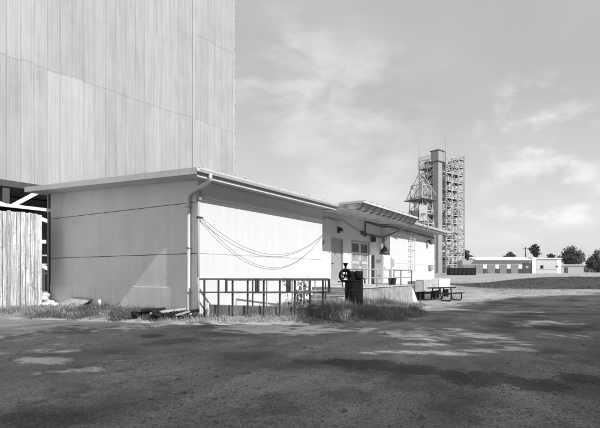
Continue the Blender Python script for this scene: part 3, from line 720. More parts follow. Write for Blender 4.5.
# ------------------------------------------------------------------ great corrugated hangar behind
P0 = Vector((20.0, 16.0, 0)); ta = R(180 - 4.2)
HU = Vector((math.cos(ta), math.sin(ta), 0)); HN = Vector((HU.y, -HU.x, 0))          # along the front to the left, and inwards
if HN.y < 0: HN = -HN
tw = thing('corrugated_hangar', tuple(P0 + HU * 12), 'huge tall hangar clad in corrugated sheet above an open steel base, behind the white building', 'building')
def hp(u, n, z): p = P0 + HU * u + HN * n; return (p.x, p.y, z)
def sheet(u0, u1, z0, z1, mt, n0=0.0, pitch=0.27):
    m = MB(); cols = []
    u = u0
    prof = []
    k = 0
    while u0 + k * pitch < u1 - 1e-6:
        b = u0 + k * pitch; e = min(pitch, u1 - b)
        for fr_, dn in ((0.0, 0.0), (0.42, 0.0), (0.54, -0.022), (0.86, -0.022)):
            if fr_ * pitch < e: prof.append((b + fr_ * pitch, dn))
        k += 1
    prof.append((u1, 0.0))
    vs = [hp(a_, n0 + d_, z0) for a_, d_ in prof] + [hp(a_, n0 + d_, z1) for a_, d_ in prof]
    n = len(prof)
    fs = [(i + 1, i, n + i, n + i + 1) for i in range(n - 1)]
    m.add(vs, fs)
    return m.build('wall_sheet', mt, tw)
SW = 0.72
nsheet = 36
for k in range(nsheet):
    u0 = k * SW; jit = rng.uniform(-0.05, 0.05)
    low = M['cladl'] if (k in (17, 18, 19, 20)) else M['clad']
    right = u0 < 4.2
    z1 = 13.10 + (0.13 * rng.random())
    sheet(u0, u0 + SW - 0.004, 6.25, z1, low, 0.0)
    if right:
        sheet(u0, u0 + SW - 0.004, z1 - 0.12, 19.7, M['clad'], -0.010)
        sheet(u0, u0 + SW - 0.004, 19.58, 34, M['clad'], -0.020)
    else:
        sheet(u0, u0 + SW - 0.004, z1 - 0.12, 34, M['clad'], -0.010)
m = MB()
for u0 in (-0.06, 4.22):
    m.hexa([hp(u0, -0.05, 6.2), hp(u0 + .20, -0.05, 6.2), hp(u0 + .20, 0.05, 6.2), hp(u0, 0.05, 6.2)], [hp(u0, -0.05, 34), hp(u0 + .20, -0.05, 34), hp(u0 + .20, 0.05, 34), hp(u0, 0.05, 34)])
m.build('corner_trim', M['cladl'], tw)
for k in range(23):
    z = 7.0 + k * 1.18
    MB().hexa([hp(-.12, -.12, z), hp(-.06, -.12, z), hp(-.06, .04, z), hp(-.12, .04, z)], [hp(-.12, -.12, z + .12), hp(-.06, -.12, z + .12), hp(-.06, .04, z + .12), hp(-.12, .04, z + .12)]).build('clip', M['frame'], tw)
UE = nsheet * SW
def hbox(u0, u1, n0, n1, z0, z1):
    return MB().hexa([hp(u1, n0, z0), hp(u0, n0, z0), hp(u0, n1, z0), hp(u1, n1, z0)], [hp(u1, n0, z1), hp(u0, n0, z1), hp(u0, n1, z1), hp(u1, n1, z1)])
hbox(0.02, UE, 0.06, 0.30, 6.3, 34).build('wall_frame', M['steel'], tw)
hbox(0.02, 0.20, 0.31, 15, 0.0, 34).build('side_wall', M['clad'], tw)
hbox(UE - 0.2, UE, 0.31, 15, 0.0, 34).build('side_wall', M['clad'], tw)
hbox(0.22, UE - 0.22, 14.8, 15, 0.0, 33.9).build('back_wall', M['clad'], tw)
hbox(0.22, UE - 0.22, 0.31, 14.78, 33.7, 33.95).build('hangar_roof', M['clad'], tw)
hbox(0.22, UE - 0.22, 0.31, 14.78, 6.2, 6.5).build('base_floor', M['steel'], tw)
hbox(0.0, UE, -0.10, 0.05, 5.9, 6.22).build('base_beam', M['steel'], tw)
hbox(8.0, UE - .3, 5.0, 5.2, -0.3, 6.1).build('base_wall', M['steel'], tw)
for k in range(7):
    u = 0.2 + k * (UE - 0.6) / 6
    hbox(u, u + 0.35, 0.0, 0.35, -0.3, 5.88).build('column', M['steel'], tw)
# pale braces and pipes of the open base
for a_, b_ in (((15.9, 5.75), (19.4, 3.3)), ((15.4, 1.4), (18.8, 3.1)), ((15.6, 2.95), (19.6, 2.95)), ((14.8, 3.9), (18.5, 5.0))):
    MB().bar(hp(a_[0], -0.9, a_[1]), hp(b_[0], -0.9, b_[1]), 0.16, 0.2).build('brace', M['trim'], tw)
for z in (1.2, 1.7, 2.2): MB().bar(hp(15.4, -0.6, z), hp(19, -0.6, z), 0.05, 0.08).build('girt', M['frame'], tw)

# ------------------------------------------------------------------ far steel test tower
tb = at(441.5, 140)
tz = hz(tb.x, tb.y) - 0.1
tt_ = thing('lattice_tower', (tb.x, tb.y, tz), 'tall open steel tower of platforms and cross braces round a solid shaft', 'tower')
yaw_t = YAW + R(38)
AU = Vector((math.cos(yaw_t), math.sin(yaw_t), 0)); AV = Vector((-math.sin(yaw_t), math.cos(yaw_t), 0))
HALF = 4.65
def tp(u, v, z): p = tb + AU * u + AV * v; return Vector((p.x, p.y, tz + z))
NL = 14; LH = 2.41; TH = NL * LH
posn = [-HALF, -HALF / 3, HALF / 3, HALF]
cols = [(u, v) for u in posn for v in posn if abs(u) == HALF or abs(v) == HALF]
for u, v in cols: MB().bar(tp(u, v, 0), tp(u, v, TH + (1.2 if abs(u) == HALF and abs(v) == HALF else 0)), 0.30, 0.30).build('column', M['lattice'], tt_)
faces = [((-HALF, -HALF), (HALF, -HALF)), ((HALF, -HALF), (HALF, HALF)), ((HALF, HALF), (-HALF, HALF)), ((-HALF, HALF), (-HALF, -HALF))]
for L in range(NL):
    z0, z1 = L * LH, (L + 1) * LH
    m = MB(); rl = MB()
    for (a_, b_) in faces:
        for k in range(3):
            p = [a_[i] + (b_[i] - a_[i]) * k / 3 for i in (0, 1)]; q_ = [a_[i] + (b_[i] - a_[i]) * (k + 1) / 3 for i in (0, 1)]
            m.bar(tp(*p, z1), tp(*q_, z1), 0.2)
            r_ = rng.random()
            if r_ < 0.75: m.bar(tp(*p, z0), tp(*q_, z1), 0.13)
            if r_ > 0.3: m.bar(tp(*q_, z0), tp(*p, z1), 0.13)
            rl.bar(tp(*p, z1 + 1.1), tp(*q_, z1 + 1.1), 0.10); rl.bar(tp(*p, z1 + 0.6), tp(*q_, z1 + 0.6), 0.08)
            for g in range(3):
                e = [p[i] + (q_[i] - p[i]) * g / 3 for i in (0, 1)]; rl.bar(tp(*e, z1), tp(*e, z1 + 1.1), 0.08)
    m.build('bracing', M['lattice'], tt_); rl.build('hand_rail', M['lattice'], tt_)
    dk = MB()
    segs = [(-HALF, HALF, -HALF, -HALF + 2.2), (-HALF, HALF, HALF - 2.2, HALF), (-HALF, -HALF + 2.2, -HALF + 2.2, HALF - 2.2), (HALF - 2.2, HALF, -HALF + 2.2, HALF - 2.2)]
    for (u0, u1, v0, v1) in segs:
        if rng.random() < (0.95 if L in (11, 12, 8) else 0.42):
            dk.hexa([tp(u0, v0, z1 - .08), tp(u1, v0, z1 - .08), tp(u1, v1, z1 - .08), tp(u0, v1, z1 - .08)], [tp(u0, v0, z1 + .04), tp(u1, v0, z1 + .04), tp(u1, v1, z1 + .04), tp(u0, v1, z1 + .04)])
    if dk.v: dk.build('platform_deck', M['lattice_d'], tt_)
    for g in range(10):      # tanks, panels and pipes between the platforms
        u, v = rng.uniform(-3.8, 3.8), rng.uniform(-3.8, 3.8); w = rng.uniform(0.3, 0.9); h = rng.uniform(0.6, 2.1); z = z0 + 0.1
        MB().hexa([tp(u - w, v - w, z), tp(u + w, v - w, z), tp(u + w, v + w, z), tp(u - w, v + w, z)], [tp(u - w, v - w, z + h), tp(u + w, v - w, z + h), tp(u + w, v + w, z + h), tp(u - w, v + w, z + h)]).build('equipment', M[rng.choice(['lattice_d', 'lattice', 'lattice', 'far_pale'])], tt_)
    MB().bar(tp(HALF - 2.3, -HALF + .4, z0), tp(HALF - .3, HALF - 2, z1), 0.5, 0.12).build('stair_flight', M['lattice'], tt_)
for u, v, r_ in ((4.9, -2.2, .22), (4.95, -1.2, .16), (5.0, 1.0, .3), (-1.5, -5.0, .2)):
    MB().tube([tp(u, v, 0), tp(u, v, rng.uniform(20, TH))], r_, 8).build('riser_pipe', M['far_pale'], tt_, True)
for k, (u, v) in enumerate(((4.2, -5.6), (5.6, -4.4))):
    MB().lathe(tp(u, v, 0), [(0.8, 0), (0.9, .2), (0.9, 6.6), (0.5, 7.4)], 14).build('tank', M['far_pale'], tt_, True)
# the solid shaft with its head house
sb = at(437.5, 132.5) - tb
su, sv = sb.dot(AU), sb.dot(AV)
def sbox(w, z0, z1, du=0, dv=0, w2=None):
    w2 = w2 or w
    return MB().hexa([tp(su - w + du, sv - w2 + dv, z0), tp(su + w + du, sv - w2 + dv, z0), tp(su + w + du, sv + w2 + dv, z0), tp(su - w + du, sv + w2 + dv, z0)],
                     [tp(su - w + du, sv - w2 + dv, z1), tp(su + w + du, sv - w2 + dv, z1), tp(su + w + du, sv + w2 + dv, z1), tp(su - w + du, sv + w2 + dv, z1)])
sbox(0.95, 0, 31.5).build('shaft', M['shaft'], tt_)
hh = sbox(1.25, 31.7, 34.6, 0.2, -0.2).build('head_house', M['shaft'], tt_)
sbox(1.45, 31.5, 31.69, 0.2, -0.2).build('floor_slab', M['lattice_d'], hh)
sbox(1.45, 34.62, 34.85, 0.2, -0.2).build('roof_slab', M['lattice_d'], hh)
for du in (-1.35, 1.35):
    sbox(0.12, 31.7, 34.6, 0.2 + du, -1.65).build('corner_post', M['far_pale'], hh)
for u, v, h in ((HALF, HALF, 6), (-HALF, HALF, 5.5), (HALF, -HALF, 4.5)):
    MB().tube([tp(u, v, TH + 1), tp(u, v, TH + h)], 0.07, 5).build('mast', M['lattice'], tt_)

# lower frame beside the tower with a white tank-house
gb = at(421, 112); gzz = hz(gb.x, gb.y) - 0.1
ga = thing('lattice_gantry', (gb.x, gb.y, gzz), 'lower steel lattice frame with a white box left of the tall tower', 'gantry')
def gp(u, v, z): p = gb + AU * u + AV * v; return Vector((p.x, p.y, gzz + z))
GH = 21.5; gl = 7
for i in range(gl):
    z0, z1 = i * GH / gl, (i + 1) * GH / gl
    w0 = 2.3 - 0.5 * max(0, i - 3) / 3; w1 = 2.3 - 0.5 * max(0, i - 2) / 3
    m = MB()
    cs = [(-1, -1), (1, -1), (1, 1), (-1, 1)]
    for k in range(4):
        a_, b_ = cs[k], cs[(k + 1) % 4]
        m.bar(gp(a_[0] * w0, a_[1] * w0, z0), gp(a_[0] * w1, a_[1] * w1, z1), 0.22)
        m.bar(gp(a_[0] * w1, a_[1] * w1, z1), gp(b_[0] * w1, b_[1] * w1, z1), 0.2)
        m.bar(gp(a_[0] * w0, a_[1] * w0, z0), gp(b_[0] * w1, b_[1] * w1, z1), 0.13)
        m.bar(gp(b_[0] * w0, b_[1] * w0, z0), gp(a_[0] * w1, a_[1] * w1, z1), 0.13)
        mid_ = ((a_[0] + b_[0]) / 2, (a_[1] + b_[1]) / 2)
        m.bar(gp(mid_[0] * w0, mid_[1] * w0, z0), gp(mid_[0] * w1, mid_[1] * w1, z1), 0.12)
    m.build('truss_tier', M['lattice'], ga)
m = MB()
for s in (-1, 1):
    m.bar(gp(-3.4, s * 1.2, 19), gp(0, s * 1.0, 24), 0.16); m.bar(gp(3.4, s * 1.2, 18.5), gp(0, s * 1.0, 24), 0.16); m.bar(gp(-3.4, s * 1.2, 19), gp(3.4, s * 1.2, 18.5), 0.18)
    for k in range(6): m.bar(gp(-3 + k, s * 1.2, 19), gp(-2.5 + k, s * 1.1, 20.5 + (k if k < 3 else 5 - k) * .9), 0.09)
m.build('top_truss', M['lattice'], ga)
for lev in (10.5, 14.2, 17.8):
    MB().hexa([gp(-2.9, -2.9, lev), gp(2.9, -2.9, lev), gp(2.9, 2.9, lev), gp(-2.9, 2.9, lev)], [gp(-2.9, -2.9, lev + .15), gp(2.9, -2.9, lev + .15), gp(2.9, 2.9, lev + .15), gp(-2.9, 2.9, lev + .15)]).build('platform_deck', M['lattice_d'], ga)
# white box
wb = at(423.3, 108.5)
def gb2(a0, a1, b0, b1, z0, z1):
    def q_(l, f, z): p = wb + RT * l + FW * f; return (p.x, p.y, z)
    return MB().hexa([q_(a0, b0, z0), q_(a1, b0, z0), q_(a1, b1, z0), q_(a0, b1, z0)], [q_(a0, b0, z1), q_(a1, b0, z1), q_(a1, b1, z1), q_(a0, b1, z1)])
gb2(-0.95, 0.95, 0, 1.5, 13.6, 17.2).build('white_box', M['far_pale'], ga)
gb2(-2.6, -0.97, .2, 1.5, 13.9, 16.0).build('dark_box', M['lattice_d'], ga)

# ------------------------------------------------------------------ far low buildings
def fbox(base, l0, l1, f0, f1, z0, z1, z1f=None):
    def q_(l, f, z): p = base + RT * l + FW * f; return (p.x, p.y, base.z + z)
    z1f = z1 if z1f is None else z1f
    return MB().hexa([q_(l0, f0, z0), q_(l1, f0, z0), q_(l1, f1, z0), q_(l0, f1, z0)], [q_(l0, f0, z1), q_(l1, f0, z1), q_(l1, f1, z1f), q_(l0, f1, z1f)])
K = 125 / 464.4
def L_(px, ref): return (px - ref) * K
fb = at(505, 125); fb.z = hz(fb.x, fb.y) - 0.05
ZB = (272.2 - 0)
def zf(py): return (272.0 - py) * K + 0.15
t = thing('long_shed', tuple(fb), 'long low garage with white roof and grey doors, far across the field', 'building')
fbox(fb, L_(463, 505), L_(532, 505), 0.3, 4.5, -0.6, zf(259.2)).build('wall', M['far_wall'], t)
fbox(fb, L_(475, 505), L_(532, 505), -0.5, 4.6, zf(259.2) + .01, zf(258.6), zf(255.2)).build('roof', M['far_roof'], t)
fbox(fb, L_(532.3, 505), L_(536.4, 505), 0.05, 4.5, -0.6, zf(256.2)).build('end_wall', M['far_roof'], t)
for px in (476, 488.3, 499.8, 511.3):
    fbox(fb, L_(px, 505), L_(px + 7, 505), 0.12, 0.28, -0.3, zf(263.7)).build('garage_door', M['far_door'], t)
    w_ = fbox(fb, L_(px + 7.3, 505), L_(px + 11.2, 505), 0.15, 0.28, zf(267.6), zf(263.5)).build('panel', M['far_roof'], t)
    fbox(fb, L_(px + 7.5, 505), L_(px + 11, 505), 0.18, 0.28, -0.1, zf(267.7)).build('window', M['iron'], t)
fbox(fb, L_(464, 505), L_(475, 505), 0.12, 0.28, -0.3, zf(263.7)).build('garage_door', M['far_door'], t)
d = fbox(fb, L_(523, 505), L_(531.6, 505), 0.10, 0.28, -0.3, zf(262)).build('garage_door', M['iron'], t)
fbox(fb, L_(526, 505), L_(528.5, 505), 0.06, 0.095, zf(267), zf(264.8)).build('pane', M['far_wall'], d)
fb2 = at(548, 127); fb2.z = hz(fb2.x, fb2.y) - 0.05
t = thing('pale_annex', tuple(fb2), 'pale flat roofed block with one small dark window right of the long garage', 'building')
fbox(fb2, L_(536.6, 548), L_(557.2, 548), 0, 5, -0.6, zf(257.6)).build('wall', M['far_pale'], t)
fbox(fb2, L_(557.25, 548), L_(561.5, 548), -0.05, 8, -0.6, zf(257.6)).build('end_wall', M['far_roof'], t)
fbox(fb2, L_(536.2, 548), L_(562, 548), -0.3, 8.3, zf(257.6) + .01, zf(256.6)).build('roof', M['far_roof'], t)
w_ = fbox(fb2, L_(540.3, 548), L_(543.2, 548), -0.08, -0.005, zf(267.4), zf(264)).build('window', M['iron'], t)
fbox(fb2, L_(540.8, 548), L_(542.7, 548), -0.11, -0.082, zf(267), zf(264.5)).build('pane', M['glass'], w_)
fbox(fb2, L_(556, 548), L_(558, 548), -0.1, -0.055, zf(266), zf(264.6)).build('vent', M['iron'], t)
fbox(fb2, L_(537, 548), L_(557, 548), -0.06, -0.005, zf(268.4), zf(267.9)).build('ledge', M['far_wall'], t)
fb3 = at(566, 131); fb3.z = hz(fb3.x, fb3.y) - 0.05
t = thing('grey_hut', tuple(fb3), 'small grey hut half hidden at the right end of the pale block', 'building')
fbox(fb3, -1.2, 5, 0, 4, -.5, 2.2).build('wall', M['far_wall'], t); fbox(fb3, -1.4, 5.2, -.3, 4.3, 2.21, 2.5).build('roof', M['far_pale'], t); fbox(fb3, -.5, .5, -.06, -.005, -.3, 1.7).build('door', M['iron'], t)
fb4 = at(471.5, 128); fb4.z = hz(fb4.x, fb4.y) - 0.05
t = thing('white_hut', tuple(fb4), 'small white hut between the steel tower and the long garage', 'building')
fbox(fb4, -1.4, 1.3, 0, 3, -.5, 2.9).build('wall', M['far_pale'], t); fbox(fb4, -1.6, 1.5, -.3, 3.3, 2.91, 3.3).build('roof', M['far_roof'], t); fbox(fb4, -.3, .6, -.06, -.005, -.3, 1.8).build('door', M['far_door'], t)
# dark open container at the tower's foot
fc = at(463, 108); fc.z = hz(fc.x, fc.y) - 0.02
t = thing('dark_container', tuple(fc), 'long dark open top bin standing at the foot of the steel tower', 'container')
kk = 108 / 464.4
m = MB()
for (l0, l1, f0, f1, z0, z1) in ((-13 * kk, 13 * kk, 0, .12, .15, 1.65), (-13 * kk, 13 * kk, 2.2, 2.32, .15, 1.65), (-13 * kk, -13 * kk + .12, .12, 2.2, .15, 1.65), (13 * kk - .12, 13 * kk, .12, 2.2, .15, 1.65), (-13 * kk, 13 * kk, .12, 2.2, .1, .2)):
    q_ = fbox(fc, l0, l1, f0, f1, z0, z1) ; m.add(q_.v, q_.f)
m.build('bin_body', M['dark'], t)
fbox(fc, -13.4 * kk, 13.4 * kk, -.08, 2.4, 1.655, 1.75).build('rim', M['iron'], t)
for k in range(7):
    l = -12.5 * kk + k * 25 * kk / 6; fbox(fc, l - .07, l + .07, -.10, -.005, .1, 1.6).build('rib', M['dark'], t)
for s in (-1, 1): fbox(fc, s * 11 * kk - .4, s * 11 * kk + .4, .1, 2.2, -.2, .09).build('skid', M['dark'], t)
# utility pole
up = at(525.5, 150); up.z = hz(up.x, up.y) - .1
t = thing('utility_pole', tuple(up), 'dark wooden utility pole rising behind the long garage roof', 'pole')
MB().tube([(up.x, up.y, up.z), (up.x, up.y, up.z + 8.4)], [.2, .15], 8).build('pole', M['bark'], t)
MB().bar(up + RT * -.9 + Vector((0, 0, 7.9)), up + RT * .9 + Vector((0, 0, 7.9)), .14, .16).build('crossarm', M['bark'], t)

# ------------------------------------------------------------------ vegetation
def leaf_quads(P, size, seed, tris=False):
    g = np.random.default_rng(seed); n = len(P)
    a_ = g.normal(size=(n, 3)); a_ /= np.linalg.norm(a_, axis=1)[:, None]
    b_ = g.normal(size=(n, 3)); b_ -= a_ * (a_ * b_).sum(1)[:, None]; b_ /= np.linalg.norm(b_, axis=1)[:, None]
    s = size * g.uniform(0.6, 1.35, n)[:, None]
    V = np.stack([P - a_ * s, P - b_ * s * .55 , P + a_ * s, P + b_ * s * .55], 1).reshape(-1, 3)
    return V, np.arange(4 * n).reshape(-1, 4)
def crown_points(blobs, n, seed, clump=60, cr=0.55):
    g = np.random.default_rng(seed); out = []
    vol = np.array([b[3] * b[4] * b[5] for b in blobs]); vol = vol / vol.sum()
    for b, w in zip(blobs, vol):
        nc = max(3, int(n * w / clump))
        d_ = g.normal(size=(nc, 3)); d_ /= np.linalg.norm(d_, axis=1)[:, None]
        c = d_ * g.uniform(0.35, 1.0, nc)[:, None] ** 0.6 * np.array(b[3:6]) + np.array(b[:3])
        p = np.repeat(c, clump, 0) + g.normal(size=(nc * clump, 3)) * cr * np.array([1, 1, .7])
        out.append(p)
    return np.concatenate(out)
def add_trunk(root, x, y, z0, h, r, blobs, lean=0.0):
    m = MB(); m.tube([(x, y, z0 - .3), (x + lean * .3, y, z0 + h * .35), (x + lean, y, z0 + h)], [r * 1.25, r, r * .55], 8)
    for b in blobs:
        m.tube([(x + lean * .7, y, z0 + h * .7), ((x + lean + b[0]) / 2, (y + b[1]) / 2, (z0 + h * .85 + b[2]) / 2), (b[0], b[1], b[2])], [r * .5, r * .3, r * .1], 5)
    m.build('trunk', M['bark'], root, True)

# shade trees standing to the right of and behind the camera; leaves are removed to place the sun patches and shade edge
def shade_y(x): return np.interp(x, [-40, -6, -3, -1.5, 0, 1.5, 4, 8, 12, 19, 31, 45], [8, 5.2, 4.4, 2.2, -0.35, -2.3, -3.5, -4.3, -3.7, -4.4, -9.2, -12])
gaps = []   # sunlit patches on the lot: x, y, half lengths along RT and FW
def gap(px, py, wpx, hpx):
    D = 1.38 * 464.4 / (py - 274); p = at(px, D); g_ = (p.x, p.y, wpx * 0.58 / 464.4 * D, hpx * 1.25 * D / (py - 274))
    gaps.append(g_)
for g_ in ((262, 327.5, 80, 4), (290, 330, 120, 4), (305, 331, 80, 4.5), (330, 332, 70, 3), (360, 330, 40, 2), (400, 333, 50, 3), (250, 333, 26, 2), (440, 331, 70, 2.5), (420, 339, 70, 3), (470, 336, 70, 3), (430, 346, 50, 2), (500, 344, 80, 3), (470, 352, 60, 3.5),
           (520, 351, 60, 3), (455, 356, 60, 2.5), (395, 354, 70, 2.5), (545, 323.5, 70, 2.5), (520, 326, 30, 1.5), (460, 307, 60, 1.2), (520, 310, 60, 1.2), (400, 344, 30, 2), (560, 337, 50, 2.5), (45, 362, 55, 4), (85, 372, 60, 3), (30, 375, 30, 3), (120, 362, 40, 2), (60, 352, 50, 2), (200, 350, 30, 1.5), (340, 322, 30, 1.0)):
    gap(*g_)
GA = np.array(gaps)
def carve(P):
    k = (P[:, 2] + 0.24) / S.z
    G = P - np.array(S)[None, :] * k[:, None]
    keep = G[:, 1] < shade_y(G[:, 0]) + 1.0 * (vnoise(G[:, 0], G[:, 1], 1.1, 21) - 0.6) + 1.6 * (vnoise(G[:, 0], G[:, 1], 3.3, 22) - 0.5)
    stray = nrg.random(len(P)) < 0.025
    wob = 0.9 * (vnoise(G[:, 0], G[:, 1], 0.45, 31) - 0.5) + 0.8 * (vnoise(G[:, 0], G[:, 1], 1.0, 33) - 0.5) + 1.1 * (vnoise(G[:, 0], G[:, 1], 0.2, 35) - 0.5)
    for x, y, a_, b_ in GA:
        dx_ = G[:, 0] - x; dy_ = G[:, 1] - y
        l = (dx_ * RT.x + dy_ * RT.y) / a_; f_ = (dx_ * FW.x + dy_ * FW.y) / b_
        keep &= ((l * l + f_ * f_ + 1.05 * wob) > 1.0) | stray
    rel = P - np.array(CAM)[None, :]
    d_ = rel @ np.array(FW); l_ = rel @ np.array(RT)
    keep &= ~((d_ > 0) & (np.abs(l_) < 0.85 * d_ + 0.8))
    return P[keep]
trees = [(-6.0, -13.5, 11.5, 4.6), (-12.0, -13.5, 11.5, 4.6), (0.5, -15.5, 11.5, 5.0), (6.5, -18.0, 12, 5.0), (12.5, -17.8, 12, 5.0), (18.5, -17.5, 12, 5.0), (25.0, -20.0, 12, 5.2), (31.5, -24.0, 12, 5.2), (-9.0, -19.0, 12, 5.0), (3.0, -22.5, 12.5, 5.0), (-17.5, -9.5, 11.5, 4.8), (37.5, -26.5, 12, 5.2), (14, -23.5, 12, 5), (-3.2, -19.5, 12, 5)]
for i, (x, y, h, r) in enumerate(trees):
    gz_ = hz(x, y)
    t = thing('shade_tree', (x, y, gz_), 'broad leafy tree beside the lot, outside the view, its crown cut open to dapple the road', 'tree', 'shade trees beside the lot')
    g = random.Random(100 + i)
    blobs = []
    for k in range(9):
        an = k * 2.4 + g.random(); rr = r * g.uniform(0.15, 0.72)
        blobs.append((x + rr * math.cos(an), y + rr * math.sin(an), gz_ + h * g.uniform(0.48, 0.80), r * 0.50, r * 0.50, h * 0.17))
    P = carve(crown_points(blobs, 15500, 200 + i, 55, 0.5))
    V, Fq = leaf_quads(P, 0.21, 300 + i)
    rawmesh('crown', V - np.array([x, y, gz_]), Fq, M['leaf'], t)
    add_trunk(t, x, y, gz_, h * 0.55, 0.26, blobs)

# far trees
def far_tree(name, lab, px, D, ptop, pbot, wpx, n, group=None, shape='round', trunk=True, leaf=0.27, seed=0):
    p = at(px, D); gz_ = hz(p.x, p.y); kf = D / 464.4
    t = thing(name, (p.x, p.y, gz_), lab, 'tree', group)
    zt_ = 1.15 + (274 - ptop) * kf; zb_ = max(gz_ + .4, 1.15 + (274 - pbot) * kf); w = wpx * kf / 2
    g = random.Random(seed); blobs = []
    H = zt_ - zb_
    for k in range(10):
        s = g.random() if shape != 'pine' else k / 9.0
        an = k * 2.4; 
        wr = (1 - abs(2 * s - .8) ** 2 * .55) if shape != 'pine' else (0.45 + .55 * math.sin(3.1 * (s * .8 + .1)))
        rr = w * g.uniform(.1, .62) * wr
        blobs.append((p.x + rr * math.cos(an), p.y + rr * math.sin(an), zb_ + H * (.14 + .72 * s), w * .42 * wr, w * .42 * wr, H * (.14 if shape != 'pine' else .07)))
    P = crown_points(blobs, n, seed, 40, w * 0.10)
    V, Fq = leaf_quads(P, leaf, seed + 1)
    rawmesh('crown', V - np.array([p.x, p.y, gz_]), Fq, M['leaf_far'], t)
    add_trunk(t, p.x, p.y, gz_, (zb_ - gz_) + H * .5, 0.22 * max(1, w / 3), blobs)
far_tree('leafy_tree', 'dark rounded tree between the steel tower and the long garage', 467, 150, 247, 268, 14, 2600, 'trees far across the field', seed=1)
far_tree('leafy_tree', 'small dark tree just left of the end of the long garage roof', 474.5, 165, 256, 268, 9, 1400, 'trees far across the field', seed=2)
far_tree('leafy_tree', 'low dark flat crowned tree over the middle of the long garage roof', 510, 160, 251.5, 262, 17, 2200, 'trees far across the field', seed=3)
far_tree('pine_tree', 'tall open crowned pine above the right end of the long garage', 535, 150, 243.5, 258, 13, 2200, 'trees far across the field', 'pine', seed=4)
far_tree('leafy_tree', 'low dark tree peeping over the pale block roof', 550.5, 160, 253.5, 262, 10, 1300, 'trees far across the field', seed=5)
far_tree('leafy_tree', 'large dark tree at the far right beyond the pale block', 572, 150, 243, 270, 30, 5200, 'trees far across the field', seed=6)
far_tree('leafy_tree', 'dark tree furthest right at the edge of the field', 598, 150, 247, 271, 28, 4000, 'trees far across the field', seed=8)
# far-off wood closing the horizon
P = []
g = np.random.default_rng(5)
for k in range(520):
    an = g.uniform(-0.95, 0.95); D = g.uniform(330, 420); x = CAM.x + math.cos(YAW + an) * D; y = CAM.y + math.sin(YAW + an) * D
    c = np.array([x, y, 1.6 + g.uniform(0.6, 3.4)]); P.append(c + g.normal(size=(26, 3)) * np.array([3.0, 3.0, 1.0]))
V, Fq = leaf_quads(np.concatenate(P), 1.0, 6)
o = rawmesh('distant_wood', V, Fq, M['leaf_far']); tag(o, 'low dark line of woods on the horizon', 'wood', None, 'stuff')

# grass as blades
def blades(name, pts, hgt, wid, material, label, seed, lean=0.35, cat='grass', z=None):
    g = np.random.default_rng(seed); n = len(pts); x, y = pts[:, 0], pts[:, 1]; z = (height(x, y) if z is None else z) - 0.02
    h = hgt * g.uniform(0.35, 1.3, n) * (0.45 + 0.95 * vnoise(x, y, 0.42, seed + 70)) * (0.55 + 0.7 * vnoise(x, y, 1.2, seed + 80)) * np.clip((y - edge_y(x) + 0.35) / 0.9, 0.3, 1.0) * np.where(g.random(n) < 0.03, 1.7, 1.0); an = g.uniform(0, 2 * np.pi, n); ln = g.uniform(0.05, lean, n) * h * 1.6
    fx, fy = np.cos(an), np.sin(an); w = wid * g.uniform(.6, 1.4, n) / 2; a2 = g.uniform(0, 2 * np.pi, n); px_, py_ = np.cos(a2) * w, np.sin(a2) * w
    mx_, my_ = x + fx * ln * .3, y + fy * ln * .3
    V = np.stack([np.stack([x - px_, y - py_, z], 1), np.stack([x + px_, y + py_, z], 1), np.stack([mx_ + px_ * .7, my_ + py_ * .7, z + h * .6], 1), np.stack([mx_ - px_ * .7, my_ - py_ * .7, z + h * .6], 1), np.stack([x + fx * ln, y + fy * ln, z + h], 1)], 1).reshape(-1, 3)
    b5 = np.arange(n) * 5
    T = np.concatenate([np.stack([b5, b5 + 1, b5 + 2], 1), np.stack([b5, b5 + 2, b5 + 3], 1), np.stack([b5 + 3, b5 + 2, b5 + 4], 1)])
    o = rawmesh(name, V, T, material); return tag(o, label, cat, None, 'stuff')
def scatter(n, x0, x1, y0, y1, keep, seed):
    g = np.random.default_rng(seed); x = g.uniform(x0, x1, n); y = g.uniform(y0, y1, n); k = keep(x, y, g); return np.stack([x[k], y[k]], 1)
def off_building(x, y): return ~((x > -0.03) & (y > -0.02)) & ~((x > 6.35) & (y > -2.3) & (x < 12.1)) & ~((x > 5.1) & (x < 6.5) & (y > -2.05))
def strip(x, y, g, far=0.25):
    e = y - edge_y(x); return off_building(x, y) & (e > far * (-2.0 + 3 * vnoise(x, y, 0.8, 41) + 2 * g.random(len(x))))
# short grass in front of the building and by the shaded wall
p_ = scatter(170000, -6.5, 13, -6.2, 7.6, lambda x, y, g: strip(x, y, g) & (vnoise(x, y, 0.9, 42) + 0.5 * vnoise(x, y, 0.25, 49) + 0.3 * g.random(len(x)) > 0.40), 1)
blades('short_grass', p_, 0.14, 0.016, M['grass'], 'short dry grass along the foot of the building', 2)
p_ = scatter(36000, -3.0, 0.0, 0.4, 4.6, lambda x, y, g: off_building(x, y) & (y - edge_y(x) > -0.3) & (vnoise(x, y, 0.8, 43) + 0.5 * vnoise(x, y, 0.25, 48) > 0.35 + 0.4 * g.random(len(x))), 3)
blades('dark_weeds', p_, 0.14, 0.014, M['grass_d'], 'dark tangled weeds below the shaded wall', 4)
p_ = scatter(16000, -5.0, 0.0, 4.3, 7.5, lambda x, y, g: off_building(x, y) & (y - edge_y(x) > 0.3), 5)
blades('dry_grass', p_, 0.11, 0.014, M['dry'], 'sunlit dry grass before the board shed and the propped sheet', 6)
